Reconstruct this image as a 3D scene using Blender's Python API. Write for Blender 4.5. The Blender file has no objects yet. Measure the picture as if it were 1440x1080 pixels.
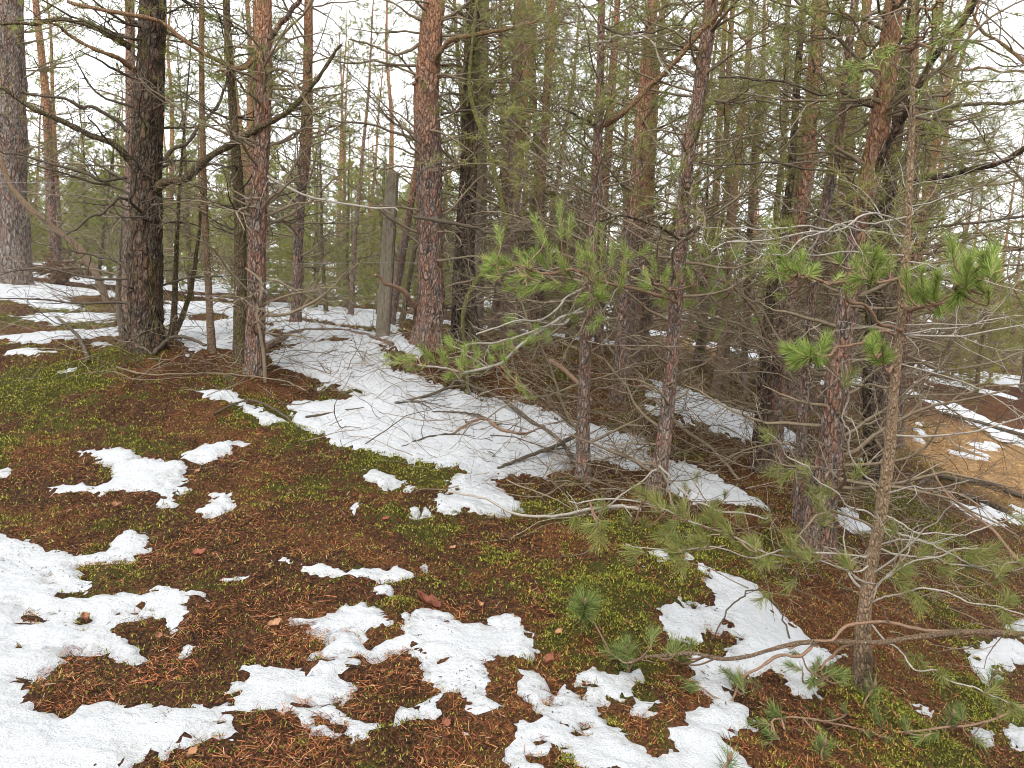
import bpy, math
import numpy as np
from mathutils import Matrix, Vector

sc = bpy.context.scene
C = sc.collection
R = math.radians

# ------------------------------------------------------------------ camera
CAM_Z, PITCH, ROLL, FPX = 1.55, 9.0, 3.0, 1088.0       # FPX: focal length in pixels of the 1440 wide photo
cam_d = bpy.data.cameras.new('camera')
cam = bpy.data.objects.new('camera', cam_d)
C.objects.link(cam)
cam_d.sensor_fit = 'HORIZONTAL'
cam_d.sensor_width = 36.0
cam_d.lens = 36.0 * FPX / 1440.0
cam_d.clip_start = 0.05
cam_d.clip_end = 2000
M_CAM = Matrix.Rotation(R(90 - PITCH), 4, 'X') @ Matrix.Rotation(R(ROLL), 4, 'Z')
cam.matrix_world = Matrix.Translation((0, 0, CAM_Z)) @ M_CAM
sc.camera = cam

# ------------------------------------------------------------------ overcast sky, soft sun, exposure
SUN_EL, SUN_ROT = 48.0, 200.0
w = bpy.data.worlds.new('World')
sc.world = w
w.use_nodes = True
nt = w.node_tree
nt.nodes.clear()
wo = nt.nodes.new('ShaderNodeOutputWorld')
bg = nt.nodes.new('ShaderNodeBackground')
sky = nt.nodes.new('ShaderNodeTexSky')
sky.sky_type = 'NISHITA'
sky.sun_disc = False
sky.sun_elevation = R(SUN_EL)
sky.sun_rotation = R(SUN_ROT)
sky.air_density = 1.5
sky.dust_density = 4.0
hs = nt.nodes.new('ShaderNodeHueSaturation')
hs.inputs['Saturation'].default_value = 0.10
nt.links.new(sky.outputs[0], hs.inputs['Color'])
cl = nt.nodes.new('ShaderNodeMix')                     # the even white cloud cover over the clear sky
cl.data_type = 'RGBA'
cl.inputs[0].default_value = 0.9
nt.links.new(hs.outputs[0], cl.inputs[6])
cl.inputs[7].default_value = (5.85, 6.02, 6.15, 1)
nt.links.new(cl.outputs[2], bg.inputs[0])
bg.inputs[1].default_value = 0.12
nt.links.new(bg.outputs[0], wo.inputs[0])
sl = bpy.data.lights.new('sun', 'SUN')
sl.energy = 0.9
sl.angle = R(25)
sl.color = (1.0, 0.97, 0.93)
so = bpy.data.objects.new('sun', sl)
C.objects.link(so)
_az = R(SUN_ROT)
_sd = Vector((math.sin(_az) * math.cos(R(SUN_EL)), math.cos(_az) * math.cos(R(SUN_EL)), math.sin(R(SUN_EL))))
so.rotation_euler = _sd.to_track_quat('Z', 'Y').to_euler()
so.location = (0, 0, 30)
sc.view_settings.view_transform = 'Standard'
sc.view_settings.look = 'None'
sc.view_settings.exposure = 1.52
sc.view_settings.gamma = 1
sc.cycles.filter_width = 1.0
sc.cycles.max_bounces = 8
sc.cycles.diffuse_bounces = 6
sc.cycles.glossy_bounces = 1
sc.cycles.transmission_bounces = 4
sc.cycles.transparent_max_bounces = 4

# ------------------------------------------------------------------ number helpers
RNG = np.random.default_rng(7)
MC = np.array([[M_CAM[i][j] for j in range(3)] for i in range(3)])
CAMP = np.array([0, 0, CAM_Z])


def ray(px, py):
    px = np.asarray(px, float); py = np.asarray(py, float)
    d = np.stack([(px - 720) / FPX, -(py - 540) / FPX, -np.ones_like(px)], -1)
    return d @ MC.T


def at(px, py, Y):
    """the point of the world at world distance Y in front of the camera that shows at that pixel of the photo"""
    d = ray(px, py)
    return CAMP + d * (np.asarray(Y, float) / d[..., 1])[..., None]


def _hash(ix, iy, iz, seed):
    h = (ix.astype(np.int64) * 374761393 + iy.astype(np.int64) * 668265263 + iz.astype(np.int64) * 2147483647 + seed * 974634777) & 0xFFFFFFFF
    h = ((h ^ (h >> 13)) * 1274126177) & 0xFFFFFFFF
    h = ((h ^ (h >> 16)) * 2246822519) & 0xFFFFFFFF
    return ((h ^ (h >> 15)) & 0xFFFFFF) / float(0xFFFFFF)


def vnoise(x, y, z=None, seed=0):
    x = np.asarray(x, float); y = np.asarray(y, float)
    z = np.zeros_like(x) if z is None else np.asarray(z, float)
    ix, iy, iz = np.floor(x), np.floor(y), np.floor(z)
    fx, fy, fz = x - ix, y - iy, z - iz
    fx, fy, fz = [f * f * (3 - 2 * f) for f in (fx, fy, fz)]
    r = 0
    for a in (0, 1):
        for b in (0, 1):
            for c in (0, 1):
                wgt = (fx if a else 1 - fx) * (fy if b else 1 - fy) * (fz if c else 1 - fz)
                r = r + wgt * _hash(ix + a, iy + b, iz + c, seed)
    return r * 2 - 1


def fbm(x, y, z=None, oct=4, seed=0):
    r, a = 0, 1.0
    for k in range(oct):
        r = r + a * vnoise(x, y, z, seed + k * 17)
        x = x * 2.03 + 5.1; y = y * 2.03 + 1.7
        if z is not None: z = z * 2.03 + 3.3
        a *= 0.5
    return r


def sstep(a, b, x):
    t = np.clip((x - a) / (b - a), 0, 1)
    return t * t * (3 - 2 * t)


def nrm(v):
    return v / np.maximum(np.linalg.norm(v, axis=-1, keepdims=True), 1e-9)


# ------------------------------------------------------------------ mesh helpers
class Geo:
    """collects vertices and faces; build() links them as ONE mesh object"""
    def __init__(self):
        self.v, self.f, self.n = [], [], 0

    def add(self, V, F):
        V = np.asarray(V, float).reshape(-1, 3)
        if len(V) == 0: return
        self.v.append(V)
        self.f.append(np.asarray(F, np.int64) + self.n)
        self.n += len(V)

    def tubes(self, P, Rr, k=4, cap=False):
        """P (B,n,3) centre lines, Rr (B,n) radii"""
        P = np.asarray(P, float); Rr = np.asarray(Rr, float)
        if P.ndim == 2: P, Rr = P[None], Rr[None]
        B, n, _ = P.shape
        if B == 0: return
        T = np.empty_like(P)
        T[:, 1:-1] = P[:, 2:] - P[:, :-2]
        T[:, 0] = P[:, 1] - P[:, 0]; T[:, -1] = P[:, -1] - P[:, -2]
        T = nrm(T)
        mean = nrm(P[:, -1] - P[:, 0])
        ref = np.where(np.abs(mean[:, 2:3]) > 0.7, np.array([[1.0, 0.13, 0]]), np.array([[0, 0.11, 1.0]]))
        U = nrm(np.cross(T, np.repeat(ref[:, None], n, 1)))
        W = np.cross(T, U)
        a = np.arange(k) * 2 * math.pi / k
        V = P[:, :, None] + Rr[:, :, None, None] * (np.cos(a)[None, None, :, None] * U[:, :, None] + np.sin(a)[None, None, :, None] * W[:, :, None])
        b = np.arange(B)[:, None, None] * (n * k)
        i = np.arange(n - 1)[None, :, None] * k
        j = np.arange(k)[None, None, :]
        j2 = (j + 1) % k
        F = np.stack([b + i + j, b + i + j2, b + i + k + j2, b + i + k + j], -1).reshape(-1, 4)
        self.add(V, F)
        if cap:
            for e in (0, n - 1):
                Vc = np.concatenate([V[:, e], P[:, e:e + 1]], 1)
                jj = np.arange(k)
                tri = np.stack([jj, (jj + 1) % k, np.full(k, k)], -1)
                if e == 0: tri = tri[:, ::-1]
                self.add(Vc, (np.arange(B)[:, None, None] * (k + 1) + tri[None]).reshape(-1, 3))

    def build(self, name, mat, parent=None, smooth=True, origin=None):
        me = bpy.data.meshes.new(name)
        if self.v:
            V = np.concatenate(self.v)
            if origin is not None: V = V - np.asarray(origin)
            me.vertices.add(len(V))
            me.vertices.foreach_set('co', V.astype(np.float32).ravel())
            sizes = np.concatenate([np.full(len(f), f.shape[1]) for f in self.f])
            idx = np.concatenate([f.ravel() for f in self.f])
            me.loops.add(len(idx))
            me.loops.foreach_set('vertex_index', idx.astype(np.int32))
            me.polygons.add(len(sizes))
            st = np.concatenate([[0], np.cumsum(sizes)[:-1]])
            me.polygons.foreach_set('loop_start', st.astype(np.int32))
            me.polygons.foreach_set('loop_total', sizes.astype(np.int32))
            me.update(calc_edges=True)
            me.polygons.foreach_set('use_smooth', np.full(len(sizes), smooth))
            me.validate()
        me.materials.append(mat)
        o = bpy.data.objects.new(name, me)
        C.objects.link(o)
        if parent is not None: o.parent = parent
        return o


def tag(o, label=None, cat=None, group=None, kind=None):
    if label: o['label'] = label
    if cat: o['category'] = cat
    if group: o['group'] = group
    if kind: o['kind'] = kind
    return o


def empty(name, loc):
    o = bpy.data.objects.new(name, None)
    o.empty_display_size = 0.1
    o.location = loc
    C.objects.link(o)
    return o


def curve(pts, n):
    """smooth Catmull-Rom resampling of rows of numbers"""
    p = np.asarray(pts, float)
    p = np.concatenate([2 * p[:1] - p[1:2], p, 2 * p[-1:] - p[-2:-1]])
    m = len(p) - 3
    t = np.linspace(0, m - 1e-6, n)
    i = t.astype(int); u = (t - i)[:, None]
    a, b, c, d = p[i], p[i + 1], p[i + 2], p[i + 3]
    return 0.5 * (2 * b + (c - a) * u + (2 * a - 5 * b + 4 * c - d) * u ** 2 + (3 * b - a - 3 * c + d) * u ** 3)


# ------------------------------------------------------------------ material helpers
def new_mat(name):
    m = bpy.data.materials.new(name)
    m.use_nodes = True
    t = m.node_tree
    p = t.nodes['Principled BSDF']
    p.inputs['Specular IOR Level'].default_value = 0.12
    p.inputs['Roughness'].default_value = 0.85
    return m, t, p


def ND(t, kind, **kw):
    n = t.nodes.new(kind)
    for k, v in kw.items(): setattr(n, k, v)
    return n


def ramp(t, src, stops, interp='LINEAR'):
    r = ND(t, 'ShaderNodeValToRGB')
    r.color_ramp.interpolation = interp
    e = r.color_ramp.elements
    while len(e) < len(stops): e.new(0.5)
    for el, (p, c) in zip(e, stops):
        el.position = p
        el.color = (*c, 1) if len(c) == 3 else c
    t.links.new(src, r.inputs[0])
    return r.outputs[0]


def noise(t, vec, scale, detail=4, rough=0.55):
    n = ND(t, 'ShaderNodeTexNoise')
    n.inputs['Scale'].default_value = scale
    n.inputs['Detail'].default_value = detail
    n.inputs['Roughness'].default_value = rough
    if vec is not None: t.links.new(vec, n.inputs['Vector'])
    return n.outputs[0]


def mixc(t, fac, a, b, mode='MIX'):
    m = ND(t, 'ShaderNodeMix', data_type='RGBA', blend_type=mode)
    for sock, v in ((m.inputs[0], fac), (m.inputs[6], a), (m.inputs[7], b)):
        if isinstance(v, bpy.types.NodeSocket): t.links.new(v, sock)
        elif isinstance(v, (int, float)): sock.default_value = v
        else: sock.default_value = (*v, 1)
    return m.outputs[2]


def math_(t, op, a, b=None, clamp=False):
    m = ND(t, 'ShaderNodeMath', operation=op, use_clamp=clamp)
    for sock, v in zip(m.inputs, (a, b)):
        if v is None: continue
        if isinstance(v, bpy.types.NodeSocket): t.links.new(v, sock)
        else: sock.default_value = v
    return m.outputs[0]


def bump(t, p, height, strength, dist):
    b = ND(t, 'ShaderNodeBump')
    b.inputs['Strength'].default_value = strength
    b.inputs['Distance'].default_value = dist
    t.links.new(height, b.inputs['Height'])
    t.links.new(b.outputs[0], p.inputs['Normal'])


def objvec(t, scale=(1, 1, 1)):
    c = ND(t, 'ShaderNodeTexCoord')
    m = ND(t, 'ShaderNodeMapping')
    m.inputs['Scale'].default_value = scale
    t.links.new(c.outputs['Object'], m.inputs[0])
    oi = ND(t, 'ShaderNodeObjectInfo')
    cx = ND(t, 'ShaderNodeCombineXYZ')
    t.links.new(math_(t, 'MULTIPLY', oi.outputs['Random'], 37.0), cx.inputs[0])
    t.links.new(cx.outputs[0], m.inputs['Location'])
    return m.outputs[0], c


def bark(name, plate, flake, crack, h0, h1, scale=34, moss=0.0, red=0.35, cs=1.0):
    """pine bark: grey-brown plates low on the trunk, thin orange flakes from height h0 to h1 up"""
    m, t, p = new_mat(name)
    vec, tc = objvec(t, (1, 1, 0.34))
    warp = ND(t, 'ShaderNodeVectorMath', operation='MULTIPLY_ADD')
    nz = ND(t, 'ShaderNodeTexNoise'); nz.inputs['Scale'].default_value = scale * 0.9; nz.inputs['Detail'].default_value = 3
    t.links.new(vec, nz.inputs['Vector'])
    t.links.new(nz.outputs['Color'], warp.inputs[0])
    warp.inputs[1].default_value = (1.5 / scale,) * 3
    t.links.new(vec, warp.inputs[2])
    vo = ND(t, 'ShaderNodeTexVoronoi', feature='DISTANCE_TO_EDGE'); vo.inputs['Scale'].default_value = scale
    t.links.new(warp.outputs[0], vo.inputs['Vector'])
    vc = ND(t, 'ShaderNodeTexVoronoi'); vc.inputs['Scale'].default_value = scale
    t.links.new(warp.outputs[0], vc.inputs['Vector'])
    n1 = noise(t, vec, scale * 3.5, 5, 0.7)
    n2 = noise(t, vec, 5, 3)
    sep = ND(t, 'ShaderNodeSeparateXYZ'); t.links.new(tc.outputs['Object'], sep.inputs[0])
    cell = ND(t, 'ShaderNodeSeparateColor'); t.links.new(vc.outputs['Color'], cell.inputs[0])
    hh = math_(t, 'ADD', sep.outputs[2], math_(t, 'MULTIPLY', math_(t, 'SUBTRACT', n2, 0.5), 1.6))
    mr = ND(t, 'ShaderNodeMapRange'); mr.inputs[1].default_value = h0; mr.inputs[2].default_value = h1
    t.links.new(hh, mr.inputs[0])
    hmix = mr.outputs[0]
    dark = tuple(c * 0.38 for c in plate); light = tuple(min(0.6, c * 2.1) for c in plate)
    low = ramp(t, n1, [(0.34, dark), (0.5, plate), (0.64, light)])
    redd = (plate[0] * 1.3, plate[1] * 0.72, plate[2] * 0.55)
    low = mixc(t, math_(t, 'MULTIPLY', math_(t, 'GREATER_THAN', cell.outputs[0], 0.6), red), low, redd)
    fd = tuple(c * 0.6 for c in flake); fl = (min(.6, flake[0] * 1.35), min(.5, flake[1] * 1.7), min(.4, flake[2] * 2.2))
    up = ramp(t, n1, [(0.36, fd), (0.5, flake), (0.66, fl)])
    spot = math_(t, 'MULTIPLY', math_(t, 'GREATER_THAN', math_(t, 'ADD', math_(t, 'MULTIPLY', cell.outputs[1], 0.4), n2), 0.74), 0.55)
    fac = math_(t, 'ADD', hmix, math_(t, 'MULTIPLY', spot, 0.5), True)
    col = mixc(t, fac, low, up)
    cr = ramp(t, vo.outputs['Distance'], [(0.0, (1, 1, 1)), (0.12, (0.4, 0.4, 0.4)), (0.27, (0, 0, 0))])
    n4 = noise(t, vec, scale * 0.6, 3)
    cr = math_(t, 'MULTIPLY', cr, math_(t, 'MULTIPLY', ramp(t, n4, [(0.36, (0.12, 0.12, 0.12)), (0.6, (1, 1, 1))]), cs))
    crk = math_(t, 'MULTIPLY', cr, math_(t, 'SUBTRACT', 1.0, math_(t, 'MULTIPLY', hmix, 0.55)))
    col = mixc(t, crk, col, crack)
    if moss > 0:
        n3 = noise(t, vec, 9, 4)
        col = mixc(t, math_(t, 'MULTIPLY', ramp(t, n3, [(0.5, (0, 0, 0)), (0.68, (1, 1, 1))]), moss), col, (0.12, 0.125, 0.03))
    t.links.new(col, p.inputs['Base Color'])
    h = math_(t, 'ADD', math_(t, 'MULTIPLY', math_(t, 'MINIMUM', vo.outputs['Distance'], 0.3), 3.0), math_(t, 'MULTIPLY', n1, 0.6))
    bump(t, p, h, 1.0, 0.03)
    return m


def twig_mat(name, stops, scale=25):
    m, t, p = new_mat(name)
    g = ND(t, 'ShaderNodeNewGeometry')
    vec, tc = objvec(t)
    n = noise(t, vec, scale, 3)
    f = math_(t, 'ADD', math_(t, 'MULTIPLY', g.outputs['Random Per Island'], 0.7), math_(t, 'MULTIPLY', n, 0.35), True)
    col = ramp(t, f, stops)
    n2 = noise(t, vec, 190, 4, 0.7)
    col = mixc(t, 0.75, col, ramp(t, n2, [(0.33, (0.45, 0.43, 0.41)), (0.5, (1, 1, 1)), (0.68, (1.5, 1.5, 1.45))]), 'MULTIPLY')
    t.links.new(col, p.inputs['Base Color'])
    bump(t, p, n2, 0.6, 0.006)
    return m


def leaf_mat(name, stops, trans=0.25):
    m, t, p = new_mat(name)
    p.inputs['Roughness'].default_value = 0.55
    g = ND(t, 'ShaderNodeNewGeometry')
    col = ramp(t, g.outputs['Random Per Island'], stops)
    t.links.new(col, p.inputs['Base Color'])
    if trans:
        tr = ND(t, 'ShaderNodeBsdfTranslucent'); t.links.new(col, tr.inputs[0])
        mx = ND(t, 'ShaderNodeMixShader'); mx.inputs[0].default_value = trans
        t.links.new(p.outputs[0], mx.inputs[1]); t.links.new(tr.outputs[0], mx.inputs[2])
        t.links.new(mx.outputs[0], t.nodes['Material Output'].inputs[0])
    return m


MAT = {}
MAT['bark_dark'] = bark('bark_dark', (0.115, 0.088, 0.068), (0.20, 0.095, 0.055), (0.020, 0.016, 0.013), 3.8, 5.2, 26, 0.35, 0.3)
MAT['bark_grey'] = bark('bark_grey', (0.335, 0.255, 0.215), (0.47, 0.26, 0.16), (0.050, 0.040, 0.034), 2.2, 4.2, 46, 0.12, 0.5, 0.75)
MAT['bark_foot'] = bark('bark_foot', (0.070, 0.056, 0.036), (0.52, 0.34, 0.20), (0.02, 0.016, 0.012), 0.05, 0.75, 80, 0.3, 0.2, 0.6)
MAT['bark_plate'] = bark('bark_plate', (0.24, 0.20, 0.175), (0.30, 0.19, 0.13), (0.05, 0.04, 0.034), 4.4, 6.4, 22, 0.05, 0.4, 0.9)
MAT['bark_red'] = bark('bark_red', (0.275, 0.215, 0.185), (0.54, 0.26, 0.145), (0.035, 0.027, 0.022), 1.5, 3.1, 36, 0.1, 0.55, 0.9)
MAT['bark_young'] = bark('bark_young', (0.348, 0.250, 0.173), (0.500, 0.284, 0.147), (0.09, 0.065, 0.045), 0.6, 2.6, 85, 0.18, 0.3, 0.5)
MAT['bark_olive'] = bark('bark_olive', (0.209, 0.169, 0.103), (0.334, 0.203, 0.109), (0.04, 0.032, 0.02), 2.5, 4.5, 60, 0.5, 0.2, 0.7)
MAT['bark_moss'] = bark('bark_moss', (0.26, 0.24, 0.095), (0.27, 0.25, 0.09), (0.12, 0.11, 0.045), 1.0, 3.0, 90, 0.5, 0.0, 0.4)
MAT['bark_pale'] = bark('bark_pale', (0.34, 0.28, 0.22), (0.36, 0.27, 0.19), (0.12, 0.09, 0.07), 3, 5, 70, 0.0, 0.3, 0.5)
MAT['twig_dead'] = twig_mat('twig_dead', [(0.0, (0.06, 0.046, 0.032)), (0.45, (0.165, 0.125, 0.082)), (0.75, (0.27, 0.215, 0.15)), (1.0, (0.44, 0.385, 0.32))])
MAT['twig_grey'] = twig_mat('twig_grey', [(0.0, (0.17, 0.145, 0.12)), (0.5, (0.31, 0.275, 0.23)), (1.0, (0.47, 0.43, 0.38))])
MAT['twig_dark'] = twig_mat('twig_dark', [(0.0, (0.045, 0.035, 0.026)), (0.6, (0.095, 0.075, 0.055)), (1.0, (0.17, 0.14, 0.11))])
MAT['twig_brown'] = twig_mat('twig_brown', [(0.0, (0.15, 0.085, 0.055)), (0.6, (0.24, 0.15, 0.10)), (1.0, (0.33, 0.23, 0.16))])
MAT['twig_moss'] = twig_mat('twig_moss', [(0.0, (0.13, 0.115, 0.05)), (0.6, (0.22, 0.20, 0.085)), (1.0, (0.29, 0.26, 0.13))])
MAT['needle_bright'] = leaf_mat('needle_bright', [(0.0, (0.09, 0.145, 0.034)), (0.35, (0.22, 0.32, 0.070)), (0.75, (0.38, 0.48, 0.12)), (0.92, (0.50, 0.53, 0.19)), (1.0, (0.42, 0.28, 0.12))], 0.4)
MAT['needle_blue'] = leaf_mat('needle_blue', [(0.0, (0.075, 0.115, 0.036)), (0.5, (0.165, 0.225, 0.066)), (0.93, (0.31, 0.36, 0.12)), (1.0, (0.38, 0.24, 0.10))], 0.3)
MAT['needle_yellow'] = leaf_mat('needle_yellow', [(0.0, (0.13, 0.17, 0.045)), (0.5, (0.23, 0.26, 0.075)), (0.85, (0.32, 0.31, 0.11)), (1.0, (0.36, 0.22, 0.09))], 0.35)
MAT['needle_far'] = leaf_mat('needle_far', [(0.0, (0.11, 0.15, 0.040)), (0.4, (0.26, 0.31, 0.080)), (0.8, (0.41, 0.43, 0.125)), (1.0, (0.46, 0.35, 0.15))], 0.5)
MAT['needle_olive'] = leaf_mat('needle_olive', [(0.0, (0.17, 0.175, 0.05)), (0.5, (0.31, 0.295, 0.085)), (1.0, (0.40, 0.34, 0.12))], 0.45)
MAT['litter'] = leaf_mat('litter', [(0.0, (0.028, 0.013, 0.008)), (0.35, (0.10, 0.038, 0.018)), (0.65, (0.23, 0.075, 0.033)), (0.88, (0.44, 0.155, 0.060)), (0.95, (0.52, 0.27, 0.11)), (1.0, (0.46, 0.36, 0.24))], 0)
MAT['moss_blade'] = leaf_mat('moss_blade', [(0.0, (0.030, 0.027, 0.008)), (0.35, (0.13, 0.115, 0.022)), (0.7, (0.27, 0.25, 0.042)), (1.0, (0.45, 0.43, 0.085))], 0.2)
MAT['moss_green'] = leaf_mat('moss_green', [(0.0, (0.035, 0.055, 0.010)), (0.5, (0.18, 0.225, 0.028)), (1.0, (0.42, 0.46, 0.06))], 0.2)
MAT['debris'] = leaf_mat('debris', [(0.0, (0.03, 0.024, 0.018)), (1.0, (0.12, 0.08, 0.05))], 0)

# ------------------------------------------------------------------ the shape of the ground
CP = [(0, 1080, 1.95), (360, 1080, 2.05), (720, 1080, 2.2), (1080, 1080, 2.5), (1440, 1080, 3.0),
      (0, 900, 2.65), (360, 900, 2.8), (720, 900, 3.0), (1080, 900, 3.4), (1215, 960, 3.4), (1440, 900, 4.6),
      (0, 700, 4.0), (360, 700, 4.15), (720, 720, 4.4), (1000, 720, 4.9), (1160, 765, 4.9),
      (204, 490, 6.6), (355, 525, 6.3), (605, 480, 7.2), (545, 476, 8.0), (0, 550, 5.5), (0, 470, 7.5),
      (0, 400, 11.5), (300, 428, 12), (500, 446, 13), (820, 675, 5.2), (920, 695, 5.2), (1075, 667, 6.3),
      (750, 575, 6.8), (640, 547, 6.8), (950, 545, 8.5), (1100, 605, 8.2), (1250, 645, 8.0),
      (1440, 742, 8.0), (1440, 622, 14), (1300, 570, 15), (1050, 468, 26), (880, 470, 18), (700, 458, 18)]
_cp = np.array(CP, float)
_w = at(_cp[:, 0], _cp[:, 1], _cp[:, 2])
_anch = np.array([(0, 0, 0.0), (-3, 0, 0.25), (3, 0, -0.7), (0, -4, 0.0), (-12, -6, 0.4), (12, -6, -1.6), (-9, 4, 1.1), (9, 3, -2.0),
                  (-20, 40, 0.4), (0, 45, -0.6), (25, 40, -2.2), (-40, 20, 0.9), (40, 15, -2.8), (-35, -30, 0.5), (35, -30, -2.5), (0, -40, -0.5)], float)
_P = np.concatenate([_w, _anch])


def _U(r2):
    return np.where(r2 > 1e-12, 0.5 * r2 * np.log(np.maximum(r2, 1e-12)), 0)


_n = len(_P)
_K = _U(((_P[:, None, :2] - _P[None, :, :2]) ** 2).sum(-1))
_lam = np.full(_n, 0.12); _lam[len(_w):] = 0.3
_A = np.zeros((_n + 3, _n + 3))
_A[:_n, :_n] = _K + np.diag(_lam)
_A[:_n, _n] = 1; _A[:_n, _n + 1:] = _P[:, :2]
_A[_n, :_n] = 1; _A[_n + 1:, :_n] = _P[:, :2].T
_co = np.linalg.solve(_A, np.concatenate([_P[:, 2], np.zeros(3)]))


def G(x, y):
    """height of the smooth ground"""
    x = np.asarray(x, float); y = np.asarray(y, float)
    sh = x.shape
    x = x.ravel(); y = y.ravel()
    r = np.hypot(x, y)
    s = np.minimum(1, 45 / np.maximum(r, 1e-6))
    x, y = x * s, y * s
    z = _co[_n] + _co[_n + 1] * x + _co[_n + 2] * y
    for k in range(_n):
        z = z + _co[k] * _U((x - _P[k, 0]) ** 2 + (y - _P[k, 1]) ** 2)
    return z.reshape(sh)


def ground_hit(px, py):
    """where the sight line of a photo pixel meets the smooth ground"""
    d = ray(px, py)
    t = np.full(np.shape(px), 0.8)
    lo = t.copy(); done = np.zeros(np.shape(px), bool)
    hi = np.full(np.shape(px), 60.0)
    step = t.copy()
    for k in range(150):
        t2 = step * 1.03
        p = CAMP + d * t2[..., None]
        below = p[..., 2] < G(p[..., 0], p[..., 1])
        new = below & ~done
        hi = np.where(new, t2, hi); lo = np.where(new, step, lo)
        done |= below
        step = t2
    for k in range(18):
        m = 0.5 * (lo + hi)
        p = CAMP + d * m[..., None]
        below = p[..., 2] < G(p[..., 0], p[..., 1])
        hi = np.where(below, m, hi); lo = np.where(below, lo, m)
    return CAMP + d * hi[..., None]


def scat(sub, ox, oy, k):
    """points read off an enlarged crop of the photo"""
    return [(ox + x / k, oy + y / k) for x, y in sub]


SNOW, HOLE = [], []
zA = lambda s: scat(s, 0, 560, 2.077)
zB = lambda s: scat(s, 400, 600, 2.25)
zC = lambda s: scat(s, 700, 640, 2.455)
zF = lambda s: scat(s, 780, 820, 3.43)
SNOW.append(zA([(-300, 400), (0, 410), (60, 420), (130, 435), (190, 455), (270, 465), (320, 440), (370, 395), (420, 405), (425, 450), (380, 475), (320, 485), (260, 480), (200, 495), (240, 540), (285, 540), (280, 565), (200, 560), (195, 585), (250, 590), (330, 580), (420, 575), (470, 555), (510, 560), (560, 590), (610, 575), (610, 600), (550, 615), (545, 650), (515, 695), (470, 660), (420, 640), (380, 660), (340, 680), (330, 700), (380, 720), (420, 760), (390, 770), (340, 745), (300, 730), (260, 745), (215, 720), (180, 735), (150, 780), (90, 815), (90, 860), (130, 920), (180, 930), (240, 895), (310, 895), (370, 905), (440, 905), (510, 915), (590, 910), (660, 885), (690, 840), (690, 800), (750, 785), (770, 800), (820, 790), (900, 800), (930, 830), (900, 870), (860, 910), (830, 900), (790, 940), (740, 925), (700, 935), (690, 970), (700, 1000), (680, 1030), (620, 995), (560, 1005), (510, 1020), (470, 1050), (400, 1045), (370, 1080), (330, 1120), (-300, 1180)]))
HOLE.append(zA([(60, 610), (105, 605), (100, 650), (70, 655)]))
HOLE.append(zA([(40, 725), (75, 715), (75, 735), (50, 738)]))
HOLE.append(zA([(235, 645), (260, 648), (268, 675), (250, 678)]))
HOLE.append(zA([(380, 610), (415, 605), (410, 635), (385, 635)]))
HOLE.append(zA([(135, 495), (160, 500), (155, 545), (137, 545)]))
SNOW.append(zB([(30, 605), (110, 610), (180, 570), (250, 560), (330, 590), (335, 630), (270, 655), (240, 670), (230, 650), (190, 650), (240, 690), (250, 715), (190, 720), (250, 770), (190, 800), (200, 850), (150, 870), (170, 915), (110, 900), (60, 915), (100, 940), (130, 960), (170, 985), (140, 990), (90, 965), (60, 920), (0, 890), (-40, 860), (-60, 800), (0, 770), (60, 790), (140, 760), (150, 735), (80, 730), (130, 690), (160, 650), (90, 635), (40, 620)]))
HOLE.append(zB([(40, 860), (90, 855), (95, 890), (60, 895)]))
SNOW.append(zB([(190, 935), (230, 935), (290, 960), (220, 1025), (190, 1000)]))
SNOW.append(zB([(390, 600), (440, 580), (500, 590), (560, 630), (660, 640), (670, 610), (720, 605), (760, 640), (800, 680), (790, 720), (760, 745), (690, 735), (690, 760), (760, 770), (820, 800), (835, 850), (800, 880), (740, 850), (740, 800), (690, 770), (640, 780), (660, 830), (650, 870), (690, 900), (680, 940), (610, 945), (560, 920), (580, 890), (520, 850), (490, 870), (490, 910), (430, 930), (370, 930), (380, 905), (440, 900), (510, 850), (500, 820), (460, 800), (450, 740), (400, 705), (320, 715), (260, 730), (320, 690), (380, 650)]))
SNOW.append(zB([(795, 660), (830, 665), (820, 675), (800, 675)]))
SNOW.append(zB([(525, 965), (560, 960), (565, 970), (530, 980)]))
SNOW.append(zB([(255, 140), (300, 145), (370, 170), (320, 190), (275, 168)]))
SNOW.append(zB([(380, 190), (415, 185), (410, 197), (385, 202)]))
SNOW.append(zB([(200, 272), (232, 265), (235, 285), (205, 290)]))
SNOW.append(zB([(425, 440), (448, 442), (440, 455), (425, 452)]))
SNOW.append(zB([(405, 258), (455, 255), (450, 268), (410, 274)]))
SNOW.append(zF([(0, 600), (50, 510), (110, 545), (150, 600), (190, 600), (230, 660), (290, 710), (350, 720), (370, 770), (440, 810), (510, 825), (550, 805), (520, 755), (560, 710), (605, 710), (612, 610), (700, 600), (740, 580), (720, 530), (660, 450), (650, 330), (740, 330), (720, 290), (640, 290), (540, 260), (490, 200), (500, 140), (430, 75), (470, 90), (500, 130), (530, 100), (600, 90), (680, 105), (750, 115), (765, 60), (735, 10), (690, -60), (640, -150), (700, -110), (760, -60), (860, -30), (950, 0), (1000, 50), (1060, 120), (1110, 180), (1170, 210), (1240, 270), (1340, 330), (1395, 350), (1330, 380), (1280, 410), (1280, 430), (1390, 460), (1400, 510), (1300, 530), (1290, 580), (1250, 570), (1160, 520), (1120, 500), (1120, 440), (1020, 420), (890, 430), (880, 470), (830, 520), (830, 570), (900, 590), (940, 650), (970, 690), (900, 720), (830, 770), (880, 830), (940, 900), (960, 960), (-150, 960), (-210, 900), (-180, 780), (-205, 700), (-100, 690)]))
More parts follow.
